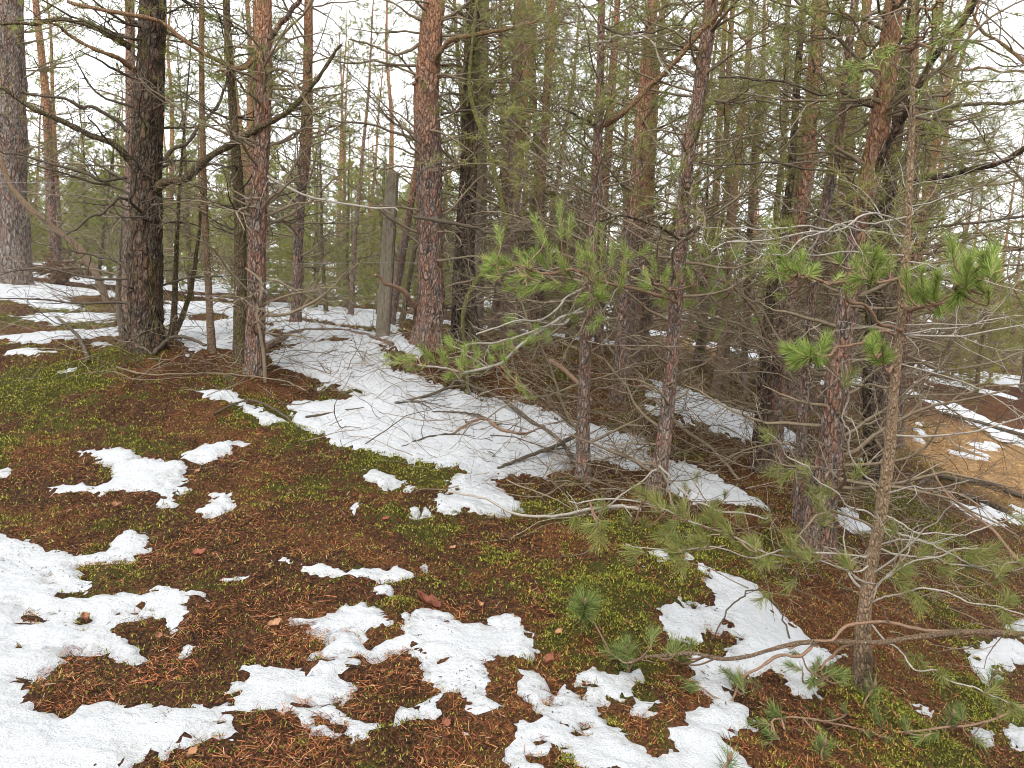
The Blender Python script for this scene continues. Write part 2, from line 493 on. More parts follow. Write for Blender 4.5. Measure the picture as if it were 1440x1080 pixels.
SNOW.append(zF([(130, 430), (160, 400), (220, 400), (220, 440), (290, 440), (380, 420), (430, 420), (420, 460), (370, 480), (300, 490), (370, 530), (420, 570), (490, 560), (550, 590), (540, 620), (470, 620), (520, 660), (490, 670), (430, 640), (370, 610), (360, 570), (270, 540), (220, 560), (190, 600), (140, 580), (130, 540), (160, 505), (230, 510), (140, 480), (105, 490), (110, 460)]))
HOLE.append(zF([(720, 210), (800, 240), (820, 210), (870, 250), (880, 290), (850, 310), (790, 300), (780, 330), (750, 320)]))
HOLE.append(zF([(110, 670), (180, 680), (190, 700), (150, 745), (115, 730)]))
HOLE.append(zF([(0, 830), (80, 860), (95, 900), (0, 930), (-40, 890)]))
SNOW.append([(65, 690), (85, 683), (100, 682), (115, 680), (130, 688), (150, 683), (160, 660), (130, 648), (105, 640), (150, 630), (175, 632), (200, 645), (225, 648), (255, 650), (262, 665), (245, 670), (255, 675), (265, 690), (240, 710), (228, 718), (215, 705), (190, 700), (160, 695), (120, 698), (85, 700)])
SNOW.append([(258, 640), (300, 625), (330, 620), (348, 624), (320, 638), (295, 650), (262, 645)])
SNOW.append([(280, 715), (300, 710), (302, 695), (325, 697), (325, 705), (310, 722), (290, 720)])
SNOW.append([(365, 797), (400, 784), (430, 795), (470, 800), (495, 805), (520, 802), (545, 800), (565, 797), (580, 810), (540, 820), (500, 818), (440, 808), (400, 797)])
SNOW.append([(525, 825), (545, 822), (550, 832), (530, 835)])
SNOW.append([(300, 825), (345, 810), (362, 818), (330, 826)])
SNOW.append([(255, 907), (275, 908), (270, 923), (258, 920)])
SNOW.append([(-60, 660), (14, 663), (5, 672), (-60, 672)])
SNOW.append([(375, 500), (400, 488), (455, 482), (510, 480), (540, 490), (550, 520), (590, 530), (627, 543), (660, 548), (680, 560), (720, 565), (770, 577), (810, 585), (860, 600), (905, 615), (915, 650), (890, 665), (840, 645), (795, 650), (790, 668), (760, 675), (720, 668), (685, 668), (700, 690), (742, 716), (700, 720), (640, 724), (605, 706), (630, 690), (640, 665), (600, 655), (530, 642), (470, 632), (440, 610), (415, 600), (405, 570), (440, 562), (490, 560), (505, 552), (450, 543), (440, 527), (390, 524)])
SNOW.append([(275, 550), (310, 548), (340, 560), (360, 575), (385, 580), (400, 592), (370, 592), (340, 575), (300, 565), (280, 560)])
SNOW.append([(930, 650), (960, 648), (1000, 668), (1040, 690), (1075, 712), (1040, 712), (1000, 712), (970, 715), (940, 695), (930, 670)])
SNOW.append([(890, 520), (930, 535), (960, 545), (1020, 565), (1060, 580), (1120, 600), (1145, 620), (1110, 640), (1060, 625), (1000, 605), (950, 600), (900, 590), (880, 560)])
SNOW.append([(900, 640), (925, 645), (930, 668), (905, 660)])
SNOW.append([(-200, 398), (0, 398), (50, 396), (100, 405), (165, 412), (165, 421), (130, 417), (95, 419), (125, 440), (60, 435), (20, 422), (0, 425), (-200, 430)])
SNOW.append([(10, 448), (60, 442), (165, 441), (166, 455), (120, 455), (70, 458), (20, 452)])
SNOW.append([(-150, 478), (0, 474), (60, 468), (130, 465), (170, 460), (170, 472), (90, 478), (30, 483), (0, 480)])
SNOW.append([(5, 495), (40, 491), (75, 496), (50, 501), (10, 500)])
SNOW.append([(128, 482), (150, 485), (175, 493), (170, 498), (140, 492)])
SNOW.append([(85, 519), (102, 518), (100, 523), (87, 523)])
SNOW.append([(232, 424), (290, 425), (330, 430), (400, 435), (520, 446), (560, 452), (560, 470), (520, 462), (430, 449), (380, 452), (385, 485), (340, 507), (255, 500), (240, 480)])
HOLE.append([(262, 444), (300, 442), (330, 448), (300, 454), (265, 453)])
SNOW.append([(380, 455), (420, 452), (520, 468), (585, 476), (590, 500), (540, 490), (470, 476), (400, 482)])
SNOW.append([(1278, 595), (1306, 591), (1302, 610), (1310, 620), (1300, 625), (1286, 620)])
SNOW.append([(1359, 623), (1384, 621), (1410, 625), (1408, 640), (1384, 651), (1363, 648), (1330, 640), (1325, 632)])
SNOW.append([(1292, 560), (1343, 566), (1374, 581), (1414, 607), (1500, 640), (1500, 650), (1440, 632), (1414, 628), (1375, 601), (1347, 589), (1302, 568)])
SNOW.append([(1335, 707), (1363, 701), (1394, 707), (1440, 713), (1540, 730), (1540, 765), (1440, 744), (1410, 740), (1380, 733), (1353, 723)])
SNOW.append([(1180, 711), (1196, 713), (1222, 741), (1192, 752), (1180, 742)])
SNOW.append([(1184, 652), (1210, 644), (1229, 654), (1227, 664), (1206, 662)])
SNOW.append([(1356, 910), (1386, 901), (1437, 897), (1520, 890), (1520, 945), (1440, 935), (1411, 940), (1390, 961), (1365, 935)])
SNOW.append([(1411, 878), (1440, 872), (1540, 860), (1540, 880), (1440, 890)])
SNOW.append([(1369, 1025), (1394, 1029), (1390, 1042), (1372, 1036)])
SNOW.append([(1420, 1020), (1440, 1030), (1500, 1040), (1500, 1070), (1424, 1046)])
SNOW.append([(1286, 992), (1304, 993), (1302, 1001), (1288, 1000)])
SNOW.append([(918, 775), (940, 771), (938, 785), (925, 787)])
SNOW.append([(893, 791), (915, 799), (905, 803)])
SNOW.append([(490, 715), (507, 712), (505, 727), (490, 728)])


def poly_world(poly):
    p = np.array(poly, float)
    h = ground_hit(p[:, 0], p[:, 1])
    return h[:, :2]


def sdist(x, y, poly):
    """signed distance, positive inside"""
    d2 = np.full(x.shape, 1e9); ins = np.zeros(x.shape, bool)
    n = len(poly)
    for i in range(n):
        a, b = poly[i], poly[(i + 1) % n]
        e = b - a
        px, py = x - a[0], y - a[1]
        t = np.clip((px * e[0] + py * e[1]) / max(e @ e, 1e-12), 0, 1)
        d2 = np.minimum(d2, (px - t * e[0]) ** 2 + (py - t * e[1]) ** 2)
        c = ((a[1] <= y) & (b[1] > y)) | ((b[1] <= y) & (a[1] > y))
        if abs(e[1]) > 1e-12:
            ins ^= c & (x < a[0] + e[0] * (y - a[1]) / e[1])
    d = np.sqrt(d2)
    return np.where(ins, d, -d)


FEET_PX = np.array([(204, 494, 62), (359, 530, 34), (338, 512, 24), (299, 503, 13), (606, 478, 46), (820, 682, 26), (918, 704, 36), (1080, 670, 40), (1063, 668, 24), (1122, 748, 21), (1144, 776, 58), (1212, 985, 34), (868, 600, 25)], float)
FEET = ground_hit(FEET_PX[:, 0], FEET_PX[:, 1])
FEET_R = FEET_PX[:, 2] * np.linalg.norm(FEET - CAMP, axis=1) / FPX / 2


def foot_near(x, y):
    """1 at a trunk's foot, fading out over its melt ring"""
    r = np.zeros(x.shape)
    for (a, b, _), q in zip(FEET, FEET_R):
        d = np.hypot(x - a, y - b)
        r = np.maximum(r, sstep(q + .20, q + .02, d))
    return r


SNOW_W = [poly_world(p) for p in SNOW]
HOLE_W = [poly_world(p) for p in HOLE]


def snow_s(x, y):
    """how far inside the snow a ground point lies (negative: bare)"""
    s = np.full(x.shape, -1.0)
    for pw in SNOW_W:
        lo, hi = pw.min(0) - 0.5, pw.max(0) + 0.5
        m = (x > lo[0]) & (x < hi[0]) & (y > lo[1]) & (y < hi[1])
        if m.any(): s[m] = np.maximum(s[m], sdist(x[m], y[m], pw))
    for pw in HOLE_W:
        lo, hi = pw.min(0) - 0.3, pw.max(0) + 0.3
        m = (x > lo[0]) & (x < hi[0]) & (y > lo[1]) & (y < hi[1])
        if m.any(): s[m] = np.minimum(s[m], -sdist(x[m], y[m], pw))
    far = fbm(x * 0.35, y * 0.35, oct=4, seed=91) * 0.8 + 0.12 + np.where(x > 8, -0.45, 0.0)
    wf = sstep(11.5, 15, y)
    s = np.where(wf > 0, np.maximum(s, far - (1 - wf) * 1.5), s)
    back = (y < 1.2)
    s = np.where(back, np.minimum(s, 0.3), s)
    amp = 0.16 + 0.11 * np.clip(y, 0, 14)
    s = s + amp * (0.026 * fbm(x * 8, y * 8, oct=2, seed=5) + 0.030 * vnoise(x * 24, y * 24, seed=8) + 0.042 * vnoise(x * 52, y * 52, seed=9)) + 0.002
    s = s - 0.22 * foot_near(x, y)
    s = s - sstep(5.8, 7.5, y) * sstep(16, 11, y) * sstep(-1.2, .6, x) * 0.34 * np.maximum(0, 0.25 + fbm(x * 1.9, y * 2.4, oct=3, seed=150))
    # grass and moss poking through in the melting zone
    pk = vnoise(x * 17 + 3, y * 17, seed=44) * 0.6 + vnoise(x * 42, y * 42, seed=45) * 0.5
    s = s - np.where(pk > 0.46, 0.11 * (pk - 0.46) / 0.3, 0) * sstep(0.22, 0.02, s)
    return s


def micro(x, y):
    return 0.045 * foot_near(x, y) + 0.022 * fbm(x * 3.1, y * 3.1, oct=2, seed=20) + 0.019 * fbm(x * 11, y * 11, oct=3, seed=21) + 0.011 * np.abs(vnoise(x * 33, y * 33, seed=23))


MOSSY = [(90, 540, 0.9, 1.0), (200, 600, 0.5, .5), (20, 640, .6, .5), (330, 575, .45, .9), (440, 600, .5, 1.0), (560, 655, .5, .9), (380, 620, .4, .6), (800, 760, .6, 1.0),
         (900, 830, .6, 1.0), (1000, 780, .5, .9), (860, 880, .4, .8), (720, 780, .4, .6), (1080, 800, .5, .8), (1300, 720, .9, 1.0), (1330, 800, .7, .8), (1250, 760, .5, .8), (1250, 1000, .4, .6), (1380, 1000, .5, .7),
         (280, 830, .2, .7), (120, 900, .3, .5), (500, 900, .25, .4), (640, 1060, .3, .6), (1150, 830, .4, .5), (110, 440, 1.0, .9), (200, 440, .8, .9), (250, 580, .4, .6), (1000, 690, .6, .7), (930, 560, .8, .6), (650, 800, .3, .5), (1180, 760, .5, .5), (60, 450, 1.0, .9), (1130, 850, .35, .7), (1300, 850, .5, .9), (1280, 1030, .4, .9), (1380, 930, .4, .7), (600, 760, .4, .45), (420, 700, .4, .4), (1330, 1060, .4, .8)]
ORANGE = [(60, 470, .8, .8), (1100, 850, .4, .9), (1200, 880, .5, .9), (1350, 650, 2.5, 1.0), (1440, 660, 3.0, 1.0), (1300, 930, .5, 1.0), (1400, 860, .6, .8), (150, 500, .5, .6), (1150, 900, .4, .9), (1080, 660, .6, .7), (470, 480, .7, .9), (1330, 610, 2.0, .8), (1250, 860, .4, .9), (850, 560, .6, .8)]
STRAW = [(1370, 665, 1.6, 1.0), (1440, 660, 2.2, 1.0), (1500, 670, 2.5, 1.0), (1060, 500, 3.0, .6)]


def blobs(x, y, L):
    a = np.array(L, float)
    h = ground_hit(a[:, 0], a[:, 1])
    r = np.zeros(x.shape)
    for k in range(len(a)):
        d2 = (x - h[k, 0]) ** 2 + (y - h[k, 1]) ** 2
        r = np.maximum(r, a[k, 3] * np.exp(-d2 / (a[k, 2] ** 2 * 0.55)))
    return r


def masks(x, y):
    m = blobs(x, y, MOSSY) * 0.62 + 0.09 + 0.46 * fbm(x * 2.2, y * 2.2, oct=4, seed=60) + 0.2 * vnoise(x * 9, y * 9, seed=66)
    o = np.maximum(blobs(x, y, ORANGE), 0.8 * sstep(.1, .6, fbm(x * 2.7 + 9, y * 2.7, oct=3, seed=73)))
    o = np.maximum(o, .7 * foot_near(x, y))
    return np.clip(m, 0, 1), np.clip(o + 0.2 * fbm(x * 3, y * 3, oct=2, seed=71), 0, 1), np.clip(blobs(x, y, STRAW), 0, 1)


def axis(lo, hi, step0, grow, prop=None):
    v = [lo]
    while v[-1] < hi: v.append(v[-1] + (step0 if prop is None else max(step0, prop * v[-1])))
    s = v[-1] - v[-2]
    while v[-1] < 420: s *= grow; v.append(v[-1] + s)
    return v


_ys = axis(1.0, 13.0, 0.014, 1.06, 0.0056)
_s, _b = 0.02, [1.0]
while _b[-1] > -420: _s *= 1.12; _b.append(_b[-1] - _s)
YS = np.array(_b[:0:-1] + _ys)
_xp = axis(0.0, 4.6, 0.02, 1.055)
_xn = axis(0.0, 4.2, 0.02, 1.055)
XS = np.array([-v for v in _xn[:0:-1]] + _xp)
GX, GY = np.meshgrid(XS, YS)
GZ = G(GX, GY)
_r = np.hypot(GX, GY)
GM = GZ + micro(GX, GY) * sstep(60, 12, _r) + np.where(_r > 45, 0.4 * fbm(GX * .03, GY * .03, oct=2, seed=2), 0) * sstep(45, 90, _r)


def grid_faces(keep=None):
    ny, nx = GX.shape
    i = np.arange(ny - 1)[:, None] * nx + np.arange(nx - 1)[None]
    F = np.stack([i, i + 1, i + nx + 1, i + nx], -1).reshape(-1, 4)
    return F if keep is None else F[keep.ravel()]


def add_color(me, name, cols):
    a = me.color_attributes.new(name, 'FLOAT_COLOR', 'POINT')
    c = np.ones((len(me.vertices), 4), np.float32)
    c[:, :3] = cols
    a.data.foreach_set('color', c.ravel())


MM, MO, MS = masks(GX, GY)
g = Geo(); g.add(np.stack([GX, GY, GM], -1), grid_faces())
m, t, p = new_mat('forest_floor')
att = ND(t, 'ShaderNodeVertexColor', layer_name='cover')
sp = ND(t, 'ShaderNodeSeparateColor'); t.links.new(att.outputs[0], sp.inputs[0])
tc = ND(t, 'ShaderNodeTexCoord')
na = noise(t, tc.outputs['Object'], 75, 6, 0.75)
nb = noise(t, tc.outputs['Object'], 16, 5, 0.65)
nc = noise(t, tc.outputs['Object'], 140, 4, 0.7)
brown = ramp(t, na, [(0.37, (0.010, 0.007, 0.005)), (0.48, (0.045, 0.021, 0.011)), (0.57, (0.11, 0.046, 0.022)), (0.70, (0.25, 0.10, 0.045))])
orange = ramp(t, na, [(0.36, (0.016, 0.009, 0.005)), (0.49, (0.095, 0.040, 0.017)), (0.66, (0.28, 0.11, 0.042))])
straw = ramp(t, na, [(0.28, (0.16, 0.095, 0.04)), (0.5, (0.31, 0.19, 0.085)), (0.75, (0.45, 0.30, 0.145))])
mossc = ramp(t, nc, [(0.36, (0.010, 0.010, 0.003)), (0.5, (0.055, 0.052, 0.011)), (0.68, (0.15, 0.135, 0.028))])
c1 = mixc(t, sp.outputs[1], brown, orange)
c1 = mixc(t, sp.outputs[2], c1, straw)
mf = math_(t, 'ADD', sp.outputs[0], math_(t, 'MULTIPLY', math_(t, 'SUBTRACT', nb, 0.5), 1.6))
mf = ramp(t, mf, [(0.42, (0, 0, 0)), (0.62, (1, 1, 1))])
mf = math_(t, 'MULTIPLY', mf, math_(t, 'SUBTRACT', 1.0, sp.outputs[2]))
c1 = mixc(t, mf, c1, mossc)
t.links.new(c1, p.inputs['Base Color'])
bump(t, p, math_(t, 'ADD', na, nc), 0.8, 0.02)
ground = tag(g.build('ground', m), kind='structure')
add_color(ground.data, 'cover', np.stack([MM, MO, MS], -1).reshape(-1, 3))

# snow lying on it: its own sheet, 2 to 6 cm thick, thinning out to nothing at the ragged edge
SS = snow_s(GX, GY)
thick = np.where(SS > 0, 0.020 * (1 - np.exp(-SS / 0.09)) + 0.02 * sstep(0.1, 0.8, SS), SS * 0.40)
thick = thick + np.where(SS > -0.05, 0.012 * fbm(GX * 5, GY * 5, oct=3, seed=31) + 0.005 * vnoise(GX * 33, GY * 33, seed=33) * sstep(9, 3, _r), 0)
SZ = GZ + thick + 0.006
SZ = np.where(SS > 0, np.maximum(SZ, GM + 0.010 * sstep(0.0, 0.06, SS) - 0.003), SZ)      # the cover follows the hummocks
SZ = np.where(SS < 0, np.minimum(SZ, GM + 0.004 - 0.012 * sstep(0.0, 0.03, -SS)), SZ)
cellmax = np.maximum(np.maximum(SS[:-1, :-1], SS[1:, :-1]), np.maximum(SS[:-1, 1:], SS[1:, 1:]))
keep = (cellmax > -0.07) & (np.hypot(GX, GY)[:-1, :-1] < 120)
F = grid_faces(keep)
used = np.unique(F)
lut = np.full(GX.size, -1); lut[used] = np.arange(len(used))
g = Geo(); g.add(np.stack([GX, GY, SZ], -1).reshape(-1, 3)[used], lut[F])
m, t, p = new_mat('snow')
tc = ND(t, 'ShaderNodeTexCoord')
n1 = noise(t, tc.outputs['Object'], 180, 3, 0.7)
n2 = noise(t, tc.outputs['Object'], 26, 4, 0.6)
n3 = noise(t, tc.outputs['Object'], 95, 5, 0.75)
sn = ramp(t, n1, [(0.30, (0.46, 0.47, 0.49)), (0.5, (0.595, 0.605, 0.625)), (0.68, (0.69, 0.70, 0.715))])
speck = math_(t, 'MULTIPLY', ramp(t, n3, [(0.60, (0, 0, 0)), (0.70, (1, 1, 1))]), ramp(t, n2, [(0.44, (0, 0, 0)), (0.60, (0.75, 0.75, 0.75))]))
th = ND(t, 'ShaderNodeVertexColor', layer_name='thin')
sn = mixc(t, math_(t, 'MULTIPLY', th.outputs[0], 0.55), sn, ramp(t, n2, [(0.35, (0.36, 0.345, 0.32)), (0.65, (0.60, 0.605, 0.61))]))
speck = math_(t, 'MULTIPLY', ramp(t, n3, [(0.57, (0, 0, 0)), (0.66, (1, 1, 1))]), math_(t, 'ADD', math_(t, 'MULTIPLY', th.outputs[0], 0.75), math_(t, 'MULTIPLY', speck, 0.5)), True)
sn = mixc(t, speck, sn, (0.13, 0.10, 0.07))
t.links.new(sn, p.inputs['Base Color'])
p.inputs['Roughness'].default_value = 0.7
bump(t, p, math_(t, 'ADD', n1, math_(t, 'MULTIPLY', n2, 2.5)), 0.8, 0.016)
snow = g.build('snow_cover', m)
edge = np.clip(sstep(0.13, 0.0, SS) * (0.6 + 0.9 * vnoise(GX * 19, GY * 19, seed=160)) + 0.15 * sstep(.2, .7, fbm(GX * 4, GY * 4, oct=3, seed=161)), 0, 1).reshape(-1)[used]
add_color(snow.data, 'thin', np.stack([edge] * 3, -1))
tag(snow, 'thin melting snow lying in ragged white patches over the forest floor', 'snow', kind='stuff')


# ------------------------------------------------------------------ litter, moss
def bare(x, y, over=0.0):
    """ground that the snow leaves open"""
    s = snow_s(x, y)
    return s < over


def scatter(n, ylo, yhi, power=1.0, xpad=1.2):
    u = RNG.random(n)
    y = ylo * (yhi / ylo) ** u
    x = (RNG.random(n) * 2 - 1) * (0.74 * y + xpad)
    return x, y


def ground_z(x, y):
    return G(x, y) + micro(x, y)


def sticks(n, x, y, L, wd, lift, tilt=0.25, bend=0.0):
    """n flat slivers lying on the floor (a triangle pair each)"""
    z = ground_z(x, y) + lift
    a = RNG.random(n) * 2 * math.pi
    dz = (RNG.random(n) - 0.35) * tilt
    d = nrm(np.stack([np.cos(a), np.sin(a), dz], -1))
    s = np.stack([-np.sin(a), np.cos(a), (RNG.random(n) - .5) * 0.8], -1)
    c = np.stack([x, y, z], -1)
    p0 = c - d * L[:, None] / 2
    p2 = c + d * L[:, None] / 2
    # ride over the ground at both ends
    for q in (p0, p2):
        q[:, 2] = np.maximum(q[:, 2], G(q[:, 0], q[:, 1]) + 0.004)
    V = np.stack([p0 - s * wd[:, None] / 2, p0 + s * wd[:, None] / 2, p2 + s * wd[:, None] / 3, p2 - s * wd[:, None] / 3], 1)
    return V.reshape(-1, 3), np.arange(n * 4).reshape(-1, 4)


x, y = scatter(420000, 1.3, 12)
mm, mo, ms = masks(x, y)
clump = 0.55 + 0.7 * fbm(x * 6, y * 6, oct=2, seed=140)
k = bare(x, y, -0.002) & (RNG.random(len(x)) > mm * 0.6) & (RNG.random(len(x)) < clump)
x, y = x[k], y[k]
n = len(x)
V, F = sticks(n, x, y, 0.010 + 0.050 * RNG.random(n) ** 2.6, (0.0009 + 0.0010 * RNG.random(n)) * (1 + y / 6), 0.002 + 0.018 * RNG.random(n), 1.0)
g = Geo(); g.add(V, F)
tag(g.build('needle_litter', MAT['litter'], smooth=False), 'rust brown fallen pine needles strewn over the bare floor', 'pine needles', kind='stuff')

# dry grass on the tan flat at the right
x = RNG.uniform(2.5, 13, 90000); y = RNG.uniform(6.5, 19, 90000)
k = (masks(x, y)[2] > .22 + .3 * RNG.random(len(x))) & bare(x, y)
x, y = x[k], y[k]; n = len(x)
V, F = sticks(n, x, y, .05 + .10 * RNG.random(n), .003 + .004 * RNG.random(n), .01 + .03 * RNG.random(n), 1.0)
g = Geo(); g.add(V, F)
tag(g.build('dry_grass', leaf_mat('dry_grass', [(0, (.16, .075, .028)), (.5, (.40, .22, .08)), (1, (.60, .40, .19))], 0), smooth=False), 'flattened tan dry grass on the level ground at the right edge', 'grass', kind='stuff')

# dark bits melted into the snow
x, y = scatter(60000, 1.3, 12)
k = (snow_s(x, y) > 0.01) & (fbm(x * 5, y * 5, oct=3, seed=77) > 0.30 + .5 * RNG.random(len(x)))
x, y = x[k], y[k]; n = len(x)
V, F = sticks(n, x, y, 0.006 + 0.022 * RNG.random(n) ** 3, (0.0016 + 0.0016 * RNG.random(n)) * (1 + y / 8), 0.0 * x, 0.2)
ss = snow_s(x, y)
V = V.reshape(-1, 4, 3)
zt = np.maximum(G(x, y) + 0.006 + 0.020 * (1 - np.exp(-np.maximum(ss, 0) / 0.09)) + 0.02 * sstep(.1, .8, ss) + 0.012 * fbm(x * 5, y * 5, oct=3, seed=31), ground_z(x, y) + 0.010 * sstep(0, .06, ss) - .003) + 0.003
V[:, :, 2] += (zt - V[:, :, 2].mean(1))[:, None]
g = Geo(); g.add(V.reshape(-1, 3), F)
tag(g.build('snow_debris', MAT['debris'], smooth=False), 'dark bits of bark and needle scattered on the white snow', 'debris', kind='stuff')

for nm, mat, seed, thr, lab in (('moss', 'moss_blade', 3, 0.0, 'olive brown moss growing in cushions between the fallen needles'),
                                ('green_moss', 'moss_green', 4, 0.42, 'fresh green moss growing thickest beside the snow edge')):
    x, y = scatter(800000 if seed == 3 else 420000, 1.3, 13)
    mm, mo, ms = masks(x, y)
    gm = mm + 0.5 * vnoise(x * 12, y * 12, seed=80) + 0.25 * vnoise(x * 30, y * 30, seed=81)
    k = bare(x, y, 0.004) & ((gm > (0.46 if seed == 3 else 0.78)) | ((seed == 3) & (RNG.random(len(x)) < 0.30))) & (ms < 0.5)
    if seed == 4: k &= fbm(x * 1.7, y * 1.7, oct=2, seed=85) + blobs(x, y, [(330, 580, .5, 1), (450, 605, .5, 1), (880, 820, .8, .8), (100, 540, .8, .4), (1300, 720, .8, .6), (1000, 780, .5, .7), (560, 650, .5, .8), (200, 560, .9, .5)]) > 0.12
    x, y, gm = x[k], y[k], gm[k]
    n = len(x)
    z = ground_z(x, y) - 0.004
    up = nrm(np.stack([RNG.normal(0, .75, n), RNG.normal(0, .75, n), np.ones(n)], -1))
    L = (0.005 + 0.012 * RNG.random(n)) * (0.75 + y / 11)
    sd = nrm(np.cross(up, RNG.normal(0, 1, (n, 3))))
    wd = (0.0011 + 0.0014 * RNG.random(n)) * (0.8 + y / 6)
    c = np.stack([x, y, z + np.clip(gm - 0.4, 0, 0.6) * 0.030 + 0.010 * RNG.random(n)], -1)
    V = np.stack([c - sd * wd[:, None], c + sd * wd[:, None], c + up * L[:, None]], 1)
    g = Geo(); g.add(V.reshape(-1, 3), np.arange(3 * n).reshape(-1, 3))
    tag(g.build(nm, MAT[mat], smooth=False), lab, 'moss', kind='stuff')


# ------------------------------------------------------------------ growing things
def grow(o, d, L, n, wob, up, rng, sag=0.0):
    B = len(o)
    P = np.empty((B, n, 3)); P[:, 0] = o
    d = nrm(d).copy()
    st = (L / (n - 1))[:, None]
    for i in range(1, n):
        P[:, i] = P[:, i - 1] + d * st
        d = d + rng.normal(0, wob, (B, 3))
        d[:, 2] += up - sag * i / n
        d = nrm(d)
    return P


def pick(P, Rr, counts, tlo, thi, rng):
    """attachment points along polylines"""
    B, n, _ = P.shape
    b = np.repeat(np.arange(B), counts)
    t = tlo + (thi - tlo) * rng.random(len(b))
    f = t * (n - 1)
    i = np.minimum(f.astype(int), n - 2); u = (f - i)[:, None]
    o = P[b, i] * (1 - u) + P[b, i + 1] * u
    tan = nrm(P[b, i + 1] - P[b, i])
    r = Rr[b, i] * (1 - u[:, 0]) + Rr[b, i + 1] * u[:, 0]
    return b, t, o, tan, r


def side(tan, ang, rng, flat=0.55):
    q = rng.normal(0, 1, tan.shape)
    q[:, 2] *= flat
    q = q - tan * (q * tan).sum(-1, keepdims=True)
    q = nrm(q)
    return tan * np.cos(ang)[:, None] + q * np.sin(ang)[:, None]


def needles(geo, pos, dr, K, ln, wd, Ls, rng, spread=(0.45, 1.0), quad=False):
    """pine shoots: K needles along a shoot of length Ls ending at pos"""
    B = len(pos)
    if B == 0: return
    u = rng.random((B, K))
    base = pos[:, None] - dr[:, None] * ((1 - u) * Ls[:, None])[..., None]
    ang = spread[0] + (spread[1] - spread[0]) * rng.random((B, K)) * (1.25 - 0.6 * u)
    q = rng.normal(0, 1, (B, K, 3))
    q = nrm(q - dr[:, None] * (q * dr[:, None]).sum(-1, keepdims=True))
    nd = dr[:, None] * np.cos(ang)[..., None] + q * np.sin(ang)[..., None]
    nd[..., 2] += 0.12 - 0.22 * rng.random((B, K))
    ll = ln * (0.65 + 0.5 * rng.random((B, K)))
    tip = base + nd * ll[..., None]
    sd = nrm(np.cross(nd, rng.normal(0, 1, (B, K, 3)))) * wd / 2
    if quad:
        mid = base + nd * ll[..., None] * 0.55 + np.array([0, 0, -0.03]) * ll[..., None]
        V = np.stack([base - sd * .8, base + sd * .8, mid + sd, tip, mid - sd], 2)
        N = B * K
        geo.add(V.reshape(-1, 3), np.arange(N)[:, None] * 5 + np.array([[0, 1, 2, 4]]))
        # tip triangle shares the ring
        geo.f.append((np.arange(N)[:, None] * 5 + np.array([[4, 2, 3]])) + geo.n - N * 5)
    else:
        V = np.stack([base - sd, base + sd, tip], 2)
        geo.add(V.reshape(-1, 3), np.arange(B * K * 3).reshape(-1, 3))


def twiggy(geo, P, Rr, rng, dens=9.0, l2=0.42, sub=2.2, k=4, wob=0.22, minr=0.0013, tlo=0.15, up=0.02, sag=0.0, flat=0.55):
    """side twigs and their twigs on main centre lines; returns the tips (pos, dir)"""
    seg = np.linalg.norm(np.diff(P, axis=1), axis=-1).sum(1)
    cnt = np.maximum(1, (seg * dens * (0.7 + 0.6 * rng.random(len(P)))).astype(int))
    b, t, o, tan, r = pick(P, Rr, cnt, tlo, 0.98, rng)
    d = side(tan, 0.6 + 0.6 * rng.random(len(b)), rng, flat)
    L = seg[b] * l2 * (0.35 + 0.9 * rng.random(len(b))) * (1.05 - 0.75 * t)
    L = np.clip(L, 0.05, 0.75)
    P2 = grow(o, d, L, 6, wob, up, rng, sag)
    r0 = np.clip(r * 0.6, minr, 0.0055)
    R2 = r0[:, None] * np.linspace(1, 0.4, 6)[None]
    R2 = np.maximum(R2, minr * 0.75)
    geo.tubes(P2, R2, 3)
    tips = [P[:, -1], P2[:, -1]]
    dirs = [nrm(P[:, -1] - P[:, -2]), nrm(P2[:, -1] - P2[:, -2])]
    if sub > 0:
        c3 = np.maximum(0, (L * 6 * sub * (0.4 + 0.9 * rng.random(len(L)))).astype(int))
        if c3.sum():
            b3, t3, o3, tan3, r3 = pick(P2, R2, c3, 0.2, 0.97, rng)
            d3 = side(tan3, 0.6 + 0.6 * rng.random(len(b3)), rng, 0.8)
            L3 = np.clip(L[b3] * (0.25 + 0.5 * rng.random(len(b3))) * (1.1 - 0.7 * t3), 0.03, 0.3)
            P3 = grow(o3, d3, L3, 4, wob, up, rng, sag)
            R3 = np.maximum(r3 * 0.65, minr * 0.7)[:, None] * np.linspace(1, 0.6, 4)[None]
            geo.tubes(P3, R3, 3)
            tips.append(P3[:, -1]); dirs.append(nrm(P3[:, -1] - P3[:, -2]))
    return np.concatenate(tips), np.concatenate(dirs)


